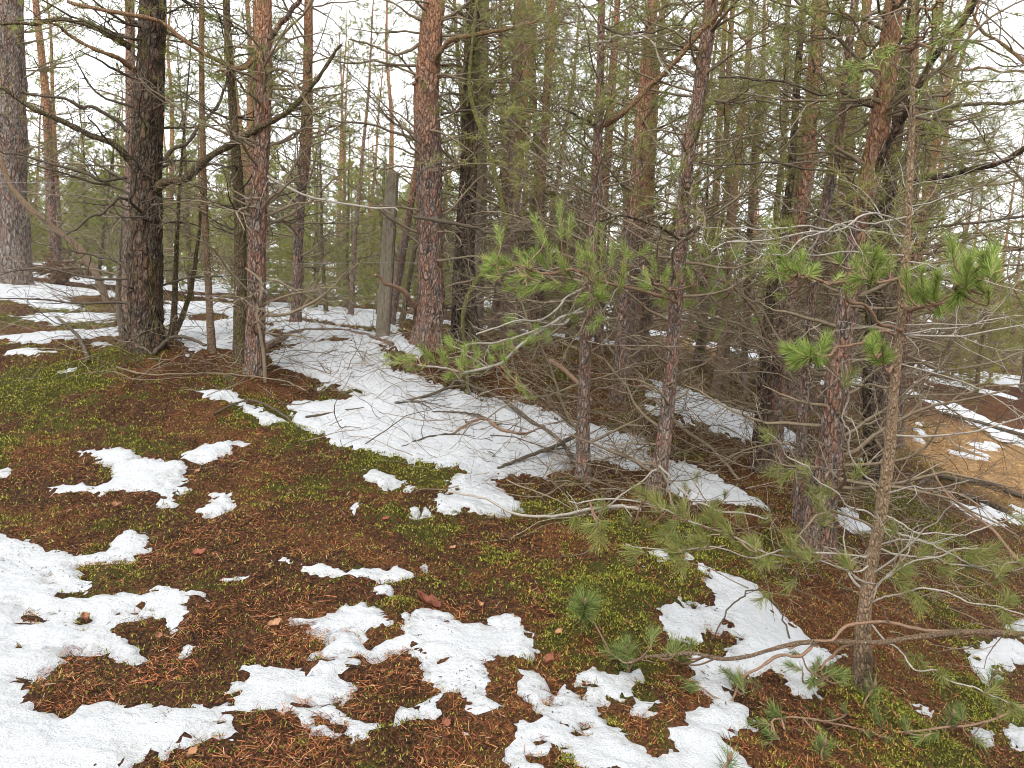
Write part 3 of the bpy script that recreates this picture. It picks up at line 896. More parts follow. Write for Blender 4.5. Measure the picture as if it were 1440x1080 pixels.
def trunk_mesh(geo, pts, rad, k, seed, rough=0.08, flare=0.0, base_z=None):
    """a bark-rough tapered trunk"""
    n = len(pts)
    T = nrm(np.gradient(pts, axis=0))
    U = nrm(np.cross(T, np.array([0, 1.0, 0.02])))
    W = np.cross(T, U)
    a = np.linspace(0, 2 * math.pi, k, endpoint=False)
    dirv = np.cos(a)[None, :, None] * U[:, None] + np.sin(a)[None, :, None] * W[:, None]
    h = (pts[:, 2] - pts[0, 2])[:, None]
    fl = np.exp(-np.maximum(h, 0) / 0.16) * flare * 1.5
    lob = 1 + fl * (0.55 + 0.45 * np.cos(a * 5 + seed)[None] + 0.25 * np.cos(a * 3 + seed * 2.1)[None])
    P0 = pts[:, None] + dirv * rad[:, None, None]
    q = P0 * np.array([1, 1, 0.35])
    dsp = 1 + rough * (np.abs(vnoise(q[..., 0] * 38, q[..., 1] * 38, q[..., 2] * 38, seed)) * 1.6 - 0.5 + 0.5 * vnoise(q[..., 0] * 90, q[..., 1] * 90, q[..., 2] * 90, seed + 3)) + 0.05 * vnoise(q[..., 0] * 7, q[..., 1] * 7, q[..., 2] * 7, seed + 9)
    V = pts[:, None] + dirv * (rad[:, None] * lob * dsp)[..., None]
    i = np.arange(n - 1)[:, None] * k; j = np.arange(k)[None]; j2 = (j + 1) % k
    F = np.stack([i + j, i + j2, i + k + j2, i + k + j], -1).reshape(-1, 4)
    geo.add(V, F)
    Vc = np.concatenate([V[-1], pts[-1:] + T[-1:] * rad[-1] * 0.3])
    geo.add(Vc, np.stack([np.arange(k), (np.arange(k) + 1) % k, np.full(k, k)], -1))


def along(pts, z):
    """point of a trunk line at height z above its foot, and its index"""
    i = int(np.clip(np.searchsorted(pts[:, 2], z), 0, len(pts) - 1))
    return pts[i], i


TREES = {}


def tree(key, px, label, mat, Y=None, top=7.5, flare=0.35, rough=0.06, dead=(0.3, 3.7, 44, 0.4, 1.3), live=(0.75, 1.8, 0.5, 28), twig='twig_dead', name='pine_tree', group='pines along the snowy slope',
         twk=(9.5, 3.0), bias=None, needle='needle_far', cat='pine tree', crown=True):
    """px: (x, y, width) pixels up the trunk, foot first; the trunk stands in the upright plane at distance Y"""
    rng = np.random.default_rng(sum(ord(c) * (i + 3) for i, c in enumerate(key)))
    px = np.array(px, float)
    if Y is None:
        foot = ground_hit(px[:1, 0], px[:1, 1])[0]; Y = foot[1]
    P = at(px[:, 0], px[:, 1], np.full(len(px), Y))
    depth = Y / ray(px[:, 0], px[:, 1])[:, 1]
    rad = px[:, 2] * depth / FPX / 2 * 0.86
    foot = P[0].copy(); foot[2] = float(G(foot[0], foot[1]))
    # on to the top, far above the frame
    d = nrm(P[-1] - P[-2]); d = nrm(d + np.array([0, 0, 0.6]))
    H = foot[2] + top
    ext, er = [], []
    while P[-1][2] + (len(ext) and (ext[-1][2] - P[-1][2])) < H:
        last = ext[-1] if ext else P[-1]
        d = nrm(d + np.array([rng.normal(0, .04), rng.normal(0, .04), 0.05]))
        ext.append(last + d * 0.8); er.append(0)
    ne = len(ext)
    if ne:
        er = rad[-1] * np.linspace(1, 0.15, ne + 1)[1:]
        P = np.concatenate([P, ext]); rad = np.concatenate([rad, er])
    P = np.concatenate([[foot - (P[min(2, len(P) - 1)] - P[0]) / np.linalg.norm(P[min(2, len(P) - 1)] - P[0]) * 0.12], P])
    rad = np.concatenate([rad[:1], rad])
    rows = max(20, int(top / 0.035)) if Y < 9 else int(top / 0.09)
    cv = curve(np.column_stack([P, rad]), rows)
    rad[:] = rad
    pts, rr = cv[:, :3], np.maximum(cv[:, 3], 0.004)
    root = empty(name, foot)
    tag(root, label, cat, group)
    geo = Geo()
    kk = 40 if rr.max() > 0.1 and Y < 9 else 22 if Y < 9 else 12
    trunk_mesh(geo, pts, rr, kk, int(rng.integers(1000)), rough, flare)
    geo.build('trunk', MAT[mat], root, origin=foot)
    TREES[key] = (root, foot, pts, rr, Y, rng)
    # dead branches standing out all round
    z0, z1, cnt, l0, l1 = dead
    cnt = int(cnt * 1.3)
    zs = np.sort(z0 + (z1 - z0) * rng.random(cnt) ** 0.8) if cnt else []
    for z in zs:
        c, i = along(pts - np.array([0, 0, foot[2]]), z)
        c = pts[i]
        az = rng.random() * 2 * math.pi
        if bias is not None and rng.random() < 0.5: az = bias + rng.normal(0, .6)
        el = rng.normal(0.25, 0.22)
        L = l0 + (l1 - l0) * rng.random() ** 1.3
        dr = np.array([math.cos(az) * math.cos(el), math.sin(az) * math.cos(el), math.sin(el)])
        n = 9
        r0 = np.clip(rr[i] * 0.22, 0.0035, 0.013) * (0.7 + 0.5 * rng.random())
        Pm = grow((c + dr * rr[i] * 0.7)[None], dr[None], np.array([L]), n, 0.17, 0.035, rng, 0.07)
        Rm = (r0 * np.linspace(1, 0.28, n))[None]
        gb = Geo(); gb.tubes(Pm, Rm, 5)
        tp, td = twiggy(gb, Pm, Rm, rng, twk[0], 0.58, twk[1], wob=.27)
        br = gb.build('branch', MAT[twig], root, origin=foot)
        if live and rng.random() < live[0] and z > live[1]:
            gn = Geo()
            sel = rng.random(len(tp)) < live[2]
            needles(gn, tp[sel], td[sel], live[3], 0.058, 0.0023 if Y < 9 else 0.0035, np.full(sel.sum(), 0.10), rng)
            if gn.n: tag(gn.build('needles', MAT[str(rng.choice(['needle_far', 'needle_olive', 'needle_yellow']))], br, origin=foot), kind='stuff')
    if not crown: return root
    # the green crown above
    zc = np.linspace(max(z1, top * 0.6), top - 0.3, 8)
    gb, gn = Geo(), Geo()
    for z in zc:
        c, i = along(pts - np.array([0, 0, foot[2]]), z)
        c = pts[i]
        q = 3
        az = rng.random() * 6.28 + np.arange(q) * 2.1
        L = (1.3 * (1 - (z / top) ** 3) + 0.3) * (0.6 + 0.6 * rng.random(q))
        el = rng.normal(0.3, 0.2, q)
        dr = np.stack([np.cos(az) * np.cos(el), np.sin(az) * np.cos(el), np.sin(el)], -1)
        Pm = grow(np.repeat(c[None], q, 0), dr, L, 7, 0.14, 0.04, rng)
        Rm = np.full((q, 1), max(0.005, rr[i] * 0.25)) * np.linspace(1, 0.3, 7)[None]
        gb.tubes(Pm, Rm, 4)
        tp, td = twiggy(gb, Pm, Rm, rng, 6.0, 0.45, 0.8)
        needles(gn, tp, td, 12, 0.06, 0.005, np.full(len(tp), 0.14), rng)
    cb = tag(gb.build('crown_branches', MAT['twig_brown'], root, origin=foot), kind='stuff')
    gn = gn.build('crown_needles', MAT[needle], cb, origin=foot)
    return root


def limb(key, px, w0, w1, Yoff=(0, 0), label=None, twig=None, bark_m=None, dens=6.0, l2=0.35, sub=1.5, tufts=None, live=0.0, needle='needle_far', tuft_k=60, tuft_l=0.056, up=0.02, n=40, name='branch', tlo=0.12, nw=0.0015, sag=0.0):
    """a branch followed along photo pixels; Yoff = how far its foot and tip stand behind (+) or before (-) the trunk"""
    root, foot, pts, rr, Y, rng = TREES[key]
    px = np.array(px, float)
    yy = Y + np.linspace(Yoff[0], Yoff[1], len(px))
    P = at(px[:, 0], px[:, 1], yy)
    dpt = yy / ray(px[:, 0], px[:, 1])[:, 1]
    P = curve(P, n)
    P[1:-1] += curve(rng.normal(0, 0.011, (9, 3)), n)[1:-1] + rng.normal(0, 0.0012, (n - 2, 3))
    d0 = float(dpt.mean()) / FPX / 2
    Rm = np.linspace(w0, w1, n) * d0 * (1 + 0.13 * rng.normal(0, 1, n).clip(-1.5, 1.5))
    gb = Geo()
    gb.tubes(P[None], Rm[None], 9, cap=True)
    br = gb.build(name, MAT[bark_m or twig or 'twig_dead'], root, origin=foot)
    if label: br['label'] = label
    gt = Geo()
    tp, td = twiggy(gt, P[None], Rm[None], rng, dens, l2, sub, tlo=tlo, up=up, sag=sag) if dens > 0 else (P[-1:], nrm(P[-1:] - P[-2:-1]))
    if gt.n: tag(gt.build('twigs', MAT[twig or 'twig_dead'], br, origin=foot), kind='stuff')
    gn = Geo()
    if live > 0:
        sel = rng.random(len(tp)) < live
        needles(gn, tp[sel], td[sel], tuft_k, tuft_l, nw, np.full(sel.sum(), 0.07), rng, quad=True)
    if tufts:
        gs = Geo()
        tufts = [tuple(q) for q in tufts] + [(q[0] + rng.normal(0, 15), q[1] + rng.normal(2, 12), q[2] * .7 + rng.normal(0, 5), q[3] * .7, (q[4] if len(q) > 4 else 1) * .6) for q in tufts]
        for q in tufts:
            tx, ty, sx, sy = q[:4]
            # the shoot runs from the nearest point of the branch to the tip of the tuft
            dd = np.hypot(*(np.array([tx, ty]) - px[:, :2]).T)
            i = int(dd.argmin()); yt = yy[i] + (q[5] if len(q) > 5 else rng.normal(0, .06))
            tip = at(tx, ty, yt); a = at(tx + sx, ty + sy, yt + rng.normal(0, .03))
            dr = nrm(tip - a)
            j = int(np.linalg.norm(P - a, axis=1).argmin())
            sp = curve(np.stack([P[j], P[j] * 0.45 + a * 0.55 + np.array([0, 0, -0.012]), a, tip]), 10)
            gs.tubes(sp[None], np.linspace(0.0042, 0.0026, 10)[None], 5)
            fl_ = rng.uniform(.72, 1.12); kk = int(1.6 * fl_ * tuft_k * (q[4] if len(q) > 4 else 1.0))
            needles(gn, tip[None], dr[None], kk, tuft_l * fl_, nw, np.array([np.linalg.norm(tip - a) * 1.1]), rng, (0.25, 0.95), quad=True)
        tag(gs.build('shoots', MAT['twig_brown'], br, origin=foot), kind='stuff')
    if gn.n: tag(gn.build('needles', MAT[needle], br, origin=foot), kind='stuff')
    return br


# ------------------------------------------------------------------ the trees one can tell apart
tree('A', [(204, 494, 62), (205, 450, 54), (205, 350, 52), (207, 200, 45), (212, 100, 43), (216, 0, 41)],
     'thick dark rugged pine at left with a flared mossy foot and heaped twigs', 'bark_dark', rough=0.11, flare=0.45, dead=(0.3, 3.6, 34, 0.4, 1.232), twig='twig_dark', live=(0.5, 1.8, .5, 28))
tree('B', [(180, 428, 20), (182, 300, 16), (183, 150, 14), (182, 0, 14)], 'slim greyish pine partly hidden directly behind the thick dark trunk', 'bark_grey', Y=9.0)
tree('C', [(359, 530, 34), (360, 450, 30), (362, 350, 28), (366, 250, 26), (369, 180, 26), (371, 100, 27), (370, 0, 27)],
     'straight pine with grey plated foot turning bright orange red near the top', 'bark_red', dead=(0.3, 3.6, 37, 0.4, 1.12), rough=0.07)
tree('D', [(338, 512, 24), (338, 400, 20), (337, 300, 18), (328, 160, 14), (318, 0, 11)], 'dark olive pine stem pressed close to the left of the orange topped trunk', 'bark_olive', dead=(0.3, 3.6, 30, 0.3, 1.008), twig='twig_dark')
tree('E', [(416, 460, 19), (418, 400, 16), (421, 300, 17), (430, 200, 19), (433, 100, 16), (434, 0, 14)], 'reddish pine standing behind the orange topped trunk beside the fallen log', 'bark_red', Y=9.3)
tree('F', [(299, 503, 13), (294, 420, 11), (288, 300, 10), (284, 150, 9), (283, 0, 8)], 'thin twiggy young pine between the thick dark trunk and the orange topped one', 'bark_young', top=6, dead=(0.3, 3.6, 34, 0.3, 0.896))
tree('G', [(20, 398, 52), (19, 300, 43), (18, 150, 39), (16, 0, 35)], 'big pine with deeply cracked grey bark at the left edge behind the wire fence', 'bark_plate', Y=11.5, rough=0.12, top=9)
tree('H', [(600, 482, 46), (606, 430, 43), (605, 350, 41), (603, 250, 42), (601, 190, 43), (599, 140, 40), (604, 70, 38), (611, 0, 36)],
     'stout scaly red and grey pine right of the concrete post', 'bark_red', rough=0.08, flare=0.4, dead=(0.3, 3.6, 40, 0.4, 1.344))
tree('I', [(655, 490, 48), (652, 400, 37), (656, 300, 30), (660, 200, 27), (663, 100, 25), (665, 0, 24)], 'dark shaggy pine with tangled rootlike twigs just right of the stout scaly trunk', 'bark_dark', Y=7.8, rough=0.13, flare=0.5, dead=(0.1, 3.4, 60, 0.3, 1.008))
tree('J', [(672, 458, 18), (676, 300, 18), (678, 150, 18), (679, 0, 20)], 'pale grey straight pine showing behind the dark shaggy trunk', 'bark_pale', Y=10)
tree('K', [(722, 505, 21), (722, 400, 19), (722, 300, 18), (721, 200, 19), (727, 100, 18), (732, 0, 20)], 'purplish brown pine behind the yellow mossy stem', 'bark_grey', Y=8.6, dead=(0.3, 3.6, 44, 0.4, 1.232))
tree('L', [(745, 500, 14), (755, 400, 13), (762, 250, 13), (770, 120, 13), (776, 0, 14)], 'narrow rust coloured pine leaning slightly right behind the bright needle tufts', 'bark_red', Y=9.6)
tree('M', [(820, 682, 26), (820, 600, 21), (821, 550, 20), (825, 470, 20), (831, 380, 18), (837, 290, 17), (841, 200, 14), (844, 100, 12), (846, 0, 12)],
     'slender pinkish pine rising from the lower edge of the large snow patch', 'bark_grey', top=6.5, dead=(0.15, 3.6, 57, 0.35, 1.12), twig='twig_dead', bias=3.6)
tree('N', [(866, 600, 25), (876, 450, 19), (883, 370, 19), (892, 270, 20), (902, 170, 20), (910, 80, 19), (918, 0, 18)], 'red barked pine leaning right behind the slender pinkish one', 'bark_red', Y=7.4, dead=(0.2, 3.6, 47, 0.4, 1.232))
tree('O', [(918, 704, 36), (930, 640, 26), (940, 560, 23), (950, 430, 22), (961, 300, 22), (968, 210, 22), (980, 150, 22), (990, 80, 23), (1000, 0, 22)],
     'grey pink pine with a bushy tangle of dead twigs round its foot mid slope', 'bark_grey', dead=(0.1, 3.6, 61, 0.35, 1.12), top=7)
tree('P', [(1020, 570, 12), (1026, 300, 10), (1022, 180, 9), (1026, 80, 9), (1031, 0, 8)], 'thin upright pine pole, left one of a thin pair in front of white sky', 'bark_young', Y=9.8, top=6.5)
tree('Q', [(1000, 600, 14), (1020, 430, 12), (1034, 260, 10), (1046, 150, 9), (1052, 80, 9), (1058, 0, 8)], 'thin rightward leaning pine pole, right one of a thin pair', 'bark_young', Y=8.8, top=6.5)
tree('R', [(1075, 570, 10), (1090, 320, 9), (1102, 200, 9), (1105, 100, 9), (1108, 0, 8)], 'very thin dark pine pole left of the paired red brown trunks', 'bark_olive', Y=10, top=6.5)
tree('S', [(1080, 670, 40), (1090, 580, 29), (1098, 500, 26), (1110, 410, 25), (1127, 290, 24), (1137, 200, 22), (1145, 100, 22), (1153, 0, 21)],
     'red brown pine with a dark flared foot at the end of the middle snow', 'bark_red', dead=(0.2, 3.6, 51, 0.4, 1.232), rough=.08)
tree('T', [(1063, 668, 24), (1072, 560, 19), (1082, 430, 16), (1100, 320, 14), (1112, 250, 12), (1122, 100, 11), (1130, 0, 9)], 'darker thinner pine crowding the left side of the flared red brown trunk', 'bark_dark', dead=(0.2, 3.6, 34, 0.3, 1.008))
tree('U', [(1122, 748, 21), (1128, 600, 16), (1140, 430, 15), (1160, 300, 14), (1177, 217, 13), (1187, 133, 13), (1200, 17, 13)], 'slim greyish pine leaning right close behind the big rough right hand trunk', 'bark_grey', dead=(0.2, 3.6, 40, 0.3, 1.12))
tree('V', [(1144, 776, 58), (1157, 700, 46), (1167, 633, 41), (1178, 530, 37), (1190, 433, 34), (1208, 330, 32), (1222, 250, 33), (1236, 180, 33), (1246, 110, 32), (1252, 50, 30), (1258, 0, 28)],
     'big rough pine at right leaning right, dark below and peeling orange above', 'bark_red', rough=0.09, flare=0.35, dead=(0.2, 3.6, 57, 0.4, 1.232))
tree('W', [(1228, 655, 30), (1228, 520, 32), (1232, 420, 28), (1245, 300, 24), (1262, 180, 20), (1285, 0, 18)], 'dark pine behind the big leaning orange trunk', 'bark_dark', Y=7.0, dead=(0.2, 3.6, 44, 0.4, 1.232))
tree('X', [(1212, 985, 34), (1214, 900, 26), (1218, 840, 20), (1237, 730, 20), (1250, 640, 19), (1257, 550, 15), (1268, 440, 14), (1276, 310, 12), (1282, 190, 9), (1284, 80, 7), (1285, -20, 6)],
     'nearest thin tan young pine at lower right with a dark mossy foot', 'bark_foot', top=3.9, flare=.25, dead=(0.25, 3.6, 30, 0.3, 0.896), twig='twig_grey', bias=0.2)
tree('Y', [(1250, 645, 17), (1270, 480, 15), (1300, 300, 14), (1315, 210, 13), (1330, 130, 12), (1345, 60, 11), (1365, 0, 11)], 'reddish pine leaning strongly right near the right edge', 'bark_red', Y=7.6, dead=(0.3, 3.6, 57, 0.5, 1.68), bias=0.3)
tree('Z', [(843, 540, 10), (850, 300, 9), (858, 200, 8), (866, 60, 8), (868, 0, 8)], 'very thin russet pine between the slender pinkish and the red barked trunk', 'bark_red', Y=10, top=6.5)

# stems that are not whole pines
tree('ms', [(658, 548, 5), (655, 500, 6), (651, 445, 7), (664, 405, 8), (690, 368, 9), (711, 320, 9), (704, 280, 9), (692, 230, 9), (680, 190, 8), (668, 160, 7), (660, 120, 6), (664, 60, 4)],
     'crooked yellow green mossy stem bending like an elbow among the dark trunks', 'bark_moss', Y=6.7, top=3.7, flare=0, rough=.03, dead=(.5, 3.0, 12, .25, .6), twig='twig_moss', live=None, name='mossy_stem', group='crooked stems', cat='tree stem', crown=False)
tree('ls', [(146, 412, 11), (135, 385, 11), (112, 350, 10), (75, 320, 10), (47, 297, 9), (30, 280, 8), (10, 250, 7)],
     'dead brown stem leaning far to the left behind the wire fence', 'bark_young', Y=10.6, top=2.6, flare=0, rough=.04, dead=(.3, 1.4, 8, .2, .6), live=None, name='leaning_stem', group='crooked stems', cat='tree stem', crown=False)
tree('fk', [(238, 492, 17), (243, 470, 15), (245, 440, 10), (247, 380, 8), (250, 310, 6), (254, 240, 4)],
     'forked olive sapling growing against the right side of the thick dark trunk', 'bark_olive', Y=6.9, top=2.4, flare=.3, dead=(.3, 2.2, 12, .25, .6), live=None, name='forked_sapling', group='crooked stems', cat='sapling', crown=False)
limb('fk', [(241, 482), (250, 462), (263, 432), (272, 380), (277, 340), (281, 290)], 9, 4, (0, .1), bark_m='bark_olive', dens=6)
tree('sn', [(174, 478, 12), (170, 450, 11), (167, 425, 9), (166, 404, 7)],
     'short broken snag with a bleached bare top beside the thick dark trunk', 'bark_pale', Y=6.9, top=.55, flare=.2, dead=(.2, .5, 3, .2, .4), live=None, name='broken_snag', group='crooked stems', cat='snag', crown=False)
tree('pb', [(371, 500, 6), (366, 470, 5), (362, 442, 5), (369, 405, 5), (362, 390, 4.5), (345, 377, 3)],
     'pale bent dead stem leaning against the orange topped trunk', 'twig_dead', Y=6.1, top=.9, flare=0, rough=.03, dead=(.3, .8, 3, .2, .4), live=None, name='bent_stem', group='crooked stems', cat='tree stem', crown=False, twig='twig_grey')
# a pine standing just outside the frame, whose low branches reach in
tree('off', [(1640, 1010, 60), (1650, 700, 52), (1665, 400, 48), (1690, 0, 44)], 'pine just beyond the right edge reaching in with long low branches', 'bark_red', top=7, dead=(1.5, 3.8, 16, .5, 1.6), bias=3.0)

# --- big branches followed one by one
L_OR = 'needle_far'
limb('A', [(215, 268), (240, 259), (267, 247), (307, 217), (350, 190), (400, 160), (443, 113), (480, 63)], 15, 4, (0, -.6), 'long mossy branch sweeping up to the right', bark_m='bark_olive', live=.12, dens=5)
limb('A', [(197, 107), (175, 92), (157, 80), (100, 50), (67, 27)], 9, 3, (0, -.5), bark_m='bark_young', live=.5, tuft_k=26, dens=5)
limb('A', [(180, 67), (157, 50), (110, 32), (50, 32), (0, 33)], 8, 4, (0, -.4), bark_m='bark_olive', live=.6, tuft_k=30, dens=6)
limb('A', [(182, 225), (153, 200), (100, 177), (50, 153), (0, 123)], 10, 5, (0, -.5), bark_m='bark_olive', live=.3, tuft_k=26)
limb('A', [(182, 185), (150, 160), (110, 150), (75, 135), (30, 128)], 6, 3, (0, -.3), twig='twig_dark')
limb('A', [(178, 280), (160, 283), (140, 300), (120, 312), (93, 330)], 5, 2.5, (0, -.3), twig='twig_dark', dens=4)
limb('A', [(230, 225), (262, 200), (300, 160), (315, 130), (322, 80)], 6, 3, (0, .3), twig='twig_dark')
limb('A', [(178, 250), (130, 245), (60, 225), (0, 212)], 5, 2.4, (0, -.3), twig='twig_dark', dens=5)
limb('C', [(375, 60), (340, 98), (300, 82), (253, 57), (213, 30), (153, 13), (95, 2)], 7, 5, (0, -.5), 'reddish branch crossing in front of the dark trunk', bark_m='bark_young', dens=6, live=.5, tuft_k=26)
limb('C', [(378, 55), (392, 35), (410, 15), (425, -5)], 9, 6, (0, -.1), bark_m='bark_grey', dens=3)
limb('C', [(372, 135), (400, 143), (450, 150), (500, 157)], 3, 1.5, (0, -.2), twig='twig_grey', dens=4)
limb('C', [(355, 235), (400, 262), (460, 285), (520, 292), (560, 297)], 4, 2, (0, -.2), twig='twig_grey', dens=5)
limb('H', [(605, 100), (614, 84), (623, 70), (653, 53), (713, 42), (757, 27)], 9, 4, (0, -.5), bark_m='bark_young', live=.25, tuft_k=26)
limb('H', [(582, 305), (640, 318), (700, 326), (760, 322)], 6, 4, (-.3, -.6), twig='twig_dark', dens=6)
limb('H', [(620, 160), (690, 150), (720, 140), (750, 128)], 4, 2, (0, -.4), twig='twig_dark', live=.3, tuft_k=24)
limb('H', [(586, 435), (570, 415), (550, 400), (528, 386)], 10, 3, (0, -.5), 'splintered stub with torn orange wood', bark_m='twig_brown', dens=0)
limb('H', [(590, 65), (560, 75), (520, 65), (490, 55)], 5, 2, (0, -.3), live=.5, tuft_k=26)
limb('M', [(840, 178), (860, 168), (897, 137), (930, 107), (960, 77), (1003, 27), (1018, 0)], 9, 6, (0, -.3), bark_m='bark_young', dens=6, live=.1)
limb('M', [(836, 178), (820, 165), (795, 155), (775, 158)], 5, 2, (0, -.2), twig='twig_dark')
limb('M', [(842, 30), (870, 48), (905, 45), (960, 35)], 4, 2, (0, -.2), twig='twig_dark', live=.2, tuft_k=26)
limb('M', [(842, 62), (850, 58), (880, 52), (915, 62), (945, 110)], 4, 2, (-.1, -.3), twig='twig_grey', dens=4)
limb('V', [(1222, 250), (1230, 238), (1250, 193), (1277, 150), (1310, 87), (1353, 30), (1375, -10)], 10, 8, (0, -.3), bark_m='bark_dark', dens=4)
limb('V', [(1205, 330), (1235, 290), (1283, 258), (1327, 247), (1380, 232), (1440, 207), (1500, 185)], 9, 7, (0, -.6), bark_m='bark_dark', dens=6, live=.2, tuft_k=24)
limb('V', [(1210, 310), (1260, 318), (1310, 320), (1380, 312), (1480, 298)], 5, 3, (0, -.7), twig='twig_dark', dens=7, live=.2, tuft_k=22)
limb('V', [(1230, 150), (1180, 133), (1120, 125), (1060, 112), (1010, 108)], 4, 2, (0, -.5), twig='twig_dark', dens=5)
limb('V', [(1215, 240), (1160, 240), (1090, 232), (1030, 228), (980, 230)], 4, 2, (0, -.6), twig='twig_dark', dens=5)
limb('Y', [(1300, 300), (1320, 280), (1380, 262), (1440, 255), (1510, 240)], 5, 3, (0, -.5), dens=7, live=.35, tuft_k=22, needle='needle_olive')
limb('Y', [(1300, 152), (1340, 148), (1390, 145), (1440, 143), (1500, 138)], 5, 4, (0, -.2), twig='twig_dark', dens=6, live=.3, tuft_k=20)
limb('Y', [(1328, 100), (1370, 96), (1410, 98), (1450, 103)], 4, 3, (0, -.2), bark_m='twig_brown', dens=5, live=.3, tuft_k=20)
limb('Y', [(1290, 360), (1340, 345), (1400, 320), (1470, 300)], 5, 2, (0, -.3), dens=7, live=.5, tuft_k=22, needle='needle_olive')
limb('Y', [(1285, 420), (1330, 415), (1390, 400), (1450, 375)], 5, 2, (0, -.1), dens=7, live=.5, tuft_k=22, needle='needle_olive')
limb('Y', [(1275, 500), (1330, 520), (1390, 510), (1450, 490)], 5, 2, (0, .1), dens=7, live=.6, tuft_k=22, needle='needle_olive')
limb('Y', [(1268, 560), (1330, 555), (1390, 545), (1450, 535)], 4, 2, (0, .2), dens=6, live=.3, tuft_k=20, needle='needle_olive')
limb('off', [(1690, 60), (1600, 190), (1500, 150), (1440, 97), (1405, 58), (1382, 42), (1360, -6)], 7, 3.5, (0, .4), bark_m='bark_young', dens=6)

# --- bright tufted branches that come towards the camera
B_ = 'needle_bright'
limb('O', [(952, 425), (930, 418), (895, 405), (860, 398), (820, 385), (780, 378), (730, 374), (690, 372)], 6, 3, (-.1, -1.0), 'live branch with bright green needle tufts in mid picture', bark_m='twig_brown', twig='twig_grey', dens=6, l2=.25, live=.6, needle=B_, tuft_k=120, tuft_l=.06,
     tufts=[(787, 288, 2, 45, 1.3), (752, 308, 12, 34, 1.1), (848, 320, -2, 40), (813, 345, 5, 34, 1.2), (768, 340, 8, 30), (725, 352, 16, 22), (700, 362, 22, 12), (683, 378, 26, 0), (745, 385, 20, 6), (760, 362, 15, 18), (795, 372, 10, 22), (835, 362, 0, 32), (845, 388, -8, 22), (800, 402, 18, -4), (765, 402, 24, -4), (850, 418, -16, -6), (815, 422, 14, -10), (878, 378, -6, 26), (862, 345, -4, 30), (718, 392, 24, -4), (738, 412, 20, -14)])
limb('O', [(958, 330), (985, 320), (960, 335), (915, 315), (880, 307), (842, 310)], 5, 2.5, (-.1, -.6), 'dark bent branch', bark_m='bark_dark', twig='twig_grey', dens=4)
limb('O', [(952, 420), (940, 405), (920, 395), (905, 380)], 4, 3, (-.1, -.9), bark_m='twig_brown', twig='twig_grey', dens=2, l2=.25, needle=B_, tuft_k=120,
     tufts=[(918, 365, 4, 26), (940, 385, -8, 24), (905, 402, 14, 4), (936, 410, -6, 20), (962, 378, -14, 22)])
limb('S', [(1095, 500), (1060, 440), (1020, 400), (985, 385), (960, 380)], 5, 3, (-.2, -1.1), bark_m='twig_brown', twig='twig_grey', dens=6, l2=.25, live=.6, needle=B_, tuft_k=100,
     tufts=[(1006, 342, -14, 28, 1.2), (985, 352, -6, 28), (968, 362, 6, 22), (1000, 372, -8, 20), (940, 425, 20, 0), (965, 430, 14, -6), (1000, 440, 4, -12), (1015, 412, -10, 6), (1030, 392, -16, 14), (1010, 465, 10, -14, .7)])
limb('M', [(822, 440), (790, 447), (733, 487), (693, 517), (640, 520), (587, 513)], 5, 2.6, (0, -1.1), 'grey drooping branch with needle tufts over the snow', bark_m='twig_grey', twig='twig_grey', dens=7, l2=.3, live=.35, needle=B_, tuft_k=90,
     tufts=[(560, 500, 24, 6), (575, 518, 22, -4), (600, 498, 12, 12), (655, 490, -4, 28), (645, 508, 4, 22), (620, 495, 6, 20), (670, 500, -14, 14), (630, 528, 10, -8), (715, 532, -2, -16, .7), (690, 508, -6, 18), (738, 552, -14, -12, .6), (545, 512, 22, -2, .7)])
limb('M', [(822, 430), (790, 452), (740, 470), (690, 480), (650, 488)], 4, 2, (0, -.8), bark_m='twig_grey', twig='twig_grey', dens=7, live=.4, needle=B_, tuft_k=80, tufts=[(862, 405, -24, 14), (842, 402, -8, 22), (805, 445, 10, 6), (770, 462, 12, 2), (740, 482, 14, -4), (700, 488, 14, -4), (720, 470, 14, 8)])
limb('M', [(826, 400), (800, 420), (765, 445), (720, 452), (670, 470)], 4, 2, (0, -.6), bark_m='twig_grey', twig='twig_grey', dens=7)
limb('X', [(1268, 432), (1285, 430), (1310, 425), (1335, 412), (1360, 396), (1396, 362)], 7, 4, (0, -.8), 'thick live shoot with big bright green needle brushes', bark_m='twig_brown', twig='twig_grey', dens=1.5, l2=.2, needle=B_, tuft_k=170, tuft_l=.053,
     tufts=[(1362, 366, -4, 38, 1.2), (1398, 352, -4, 34, 1.2), (1342, 352, 4, 44, 1.2), (1318, 388, -4, 34, 1.2), (1296, 380, 2, 40), (1310, 410, 10, 14), (1372, 392, 12, 20), (1290, 405, -2, 26, .9), (1340, 425, 8, -12, .9), (1320, 440, 4, -14, .8), (1382, 358, 8, 30), (1352, 390, 4, 30)])
limb('X', [(1264, 470), (1235, 455), (1195, 418), (1170, 398), (1122, 385)], 5, 3.5, (0, -.5), bark_m='twig_brown', twig='twig_grey', dens=2.5, l2=.25, needle=B_, tuft_k=110,
     tufts=[(1112, 352, 4, 28), (1128, 362, -2, 24), (1102, 375, 18, 8), (1092, 358, 16, 16), (1085, 385, 22, 0, .8), (1145, 378, -10, 10)])
limb('X', [(1262, 480), (1235, 468), (1205, 482), (1165, 494), (1138, 500)], 4.5, 3, (0, -.4), bark_m='twig_brown', twig='twig_grey', dens=1.5, l2=.2, needle=B_, tuft_k=190,
     tufts=[(1112, 490, 24, 8, 1.2), (1130, 484, 8, 20), (1162, 478, -8, 18), (1118, 506, 20, -4), (1150, 505, -2, -8, .7)])
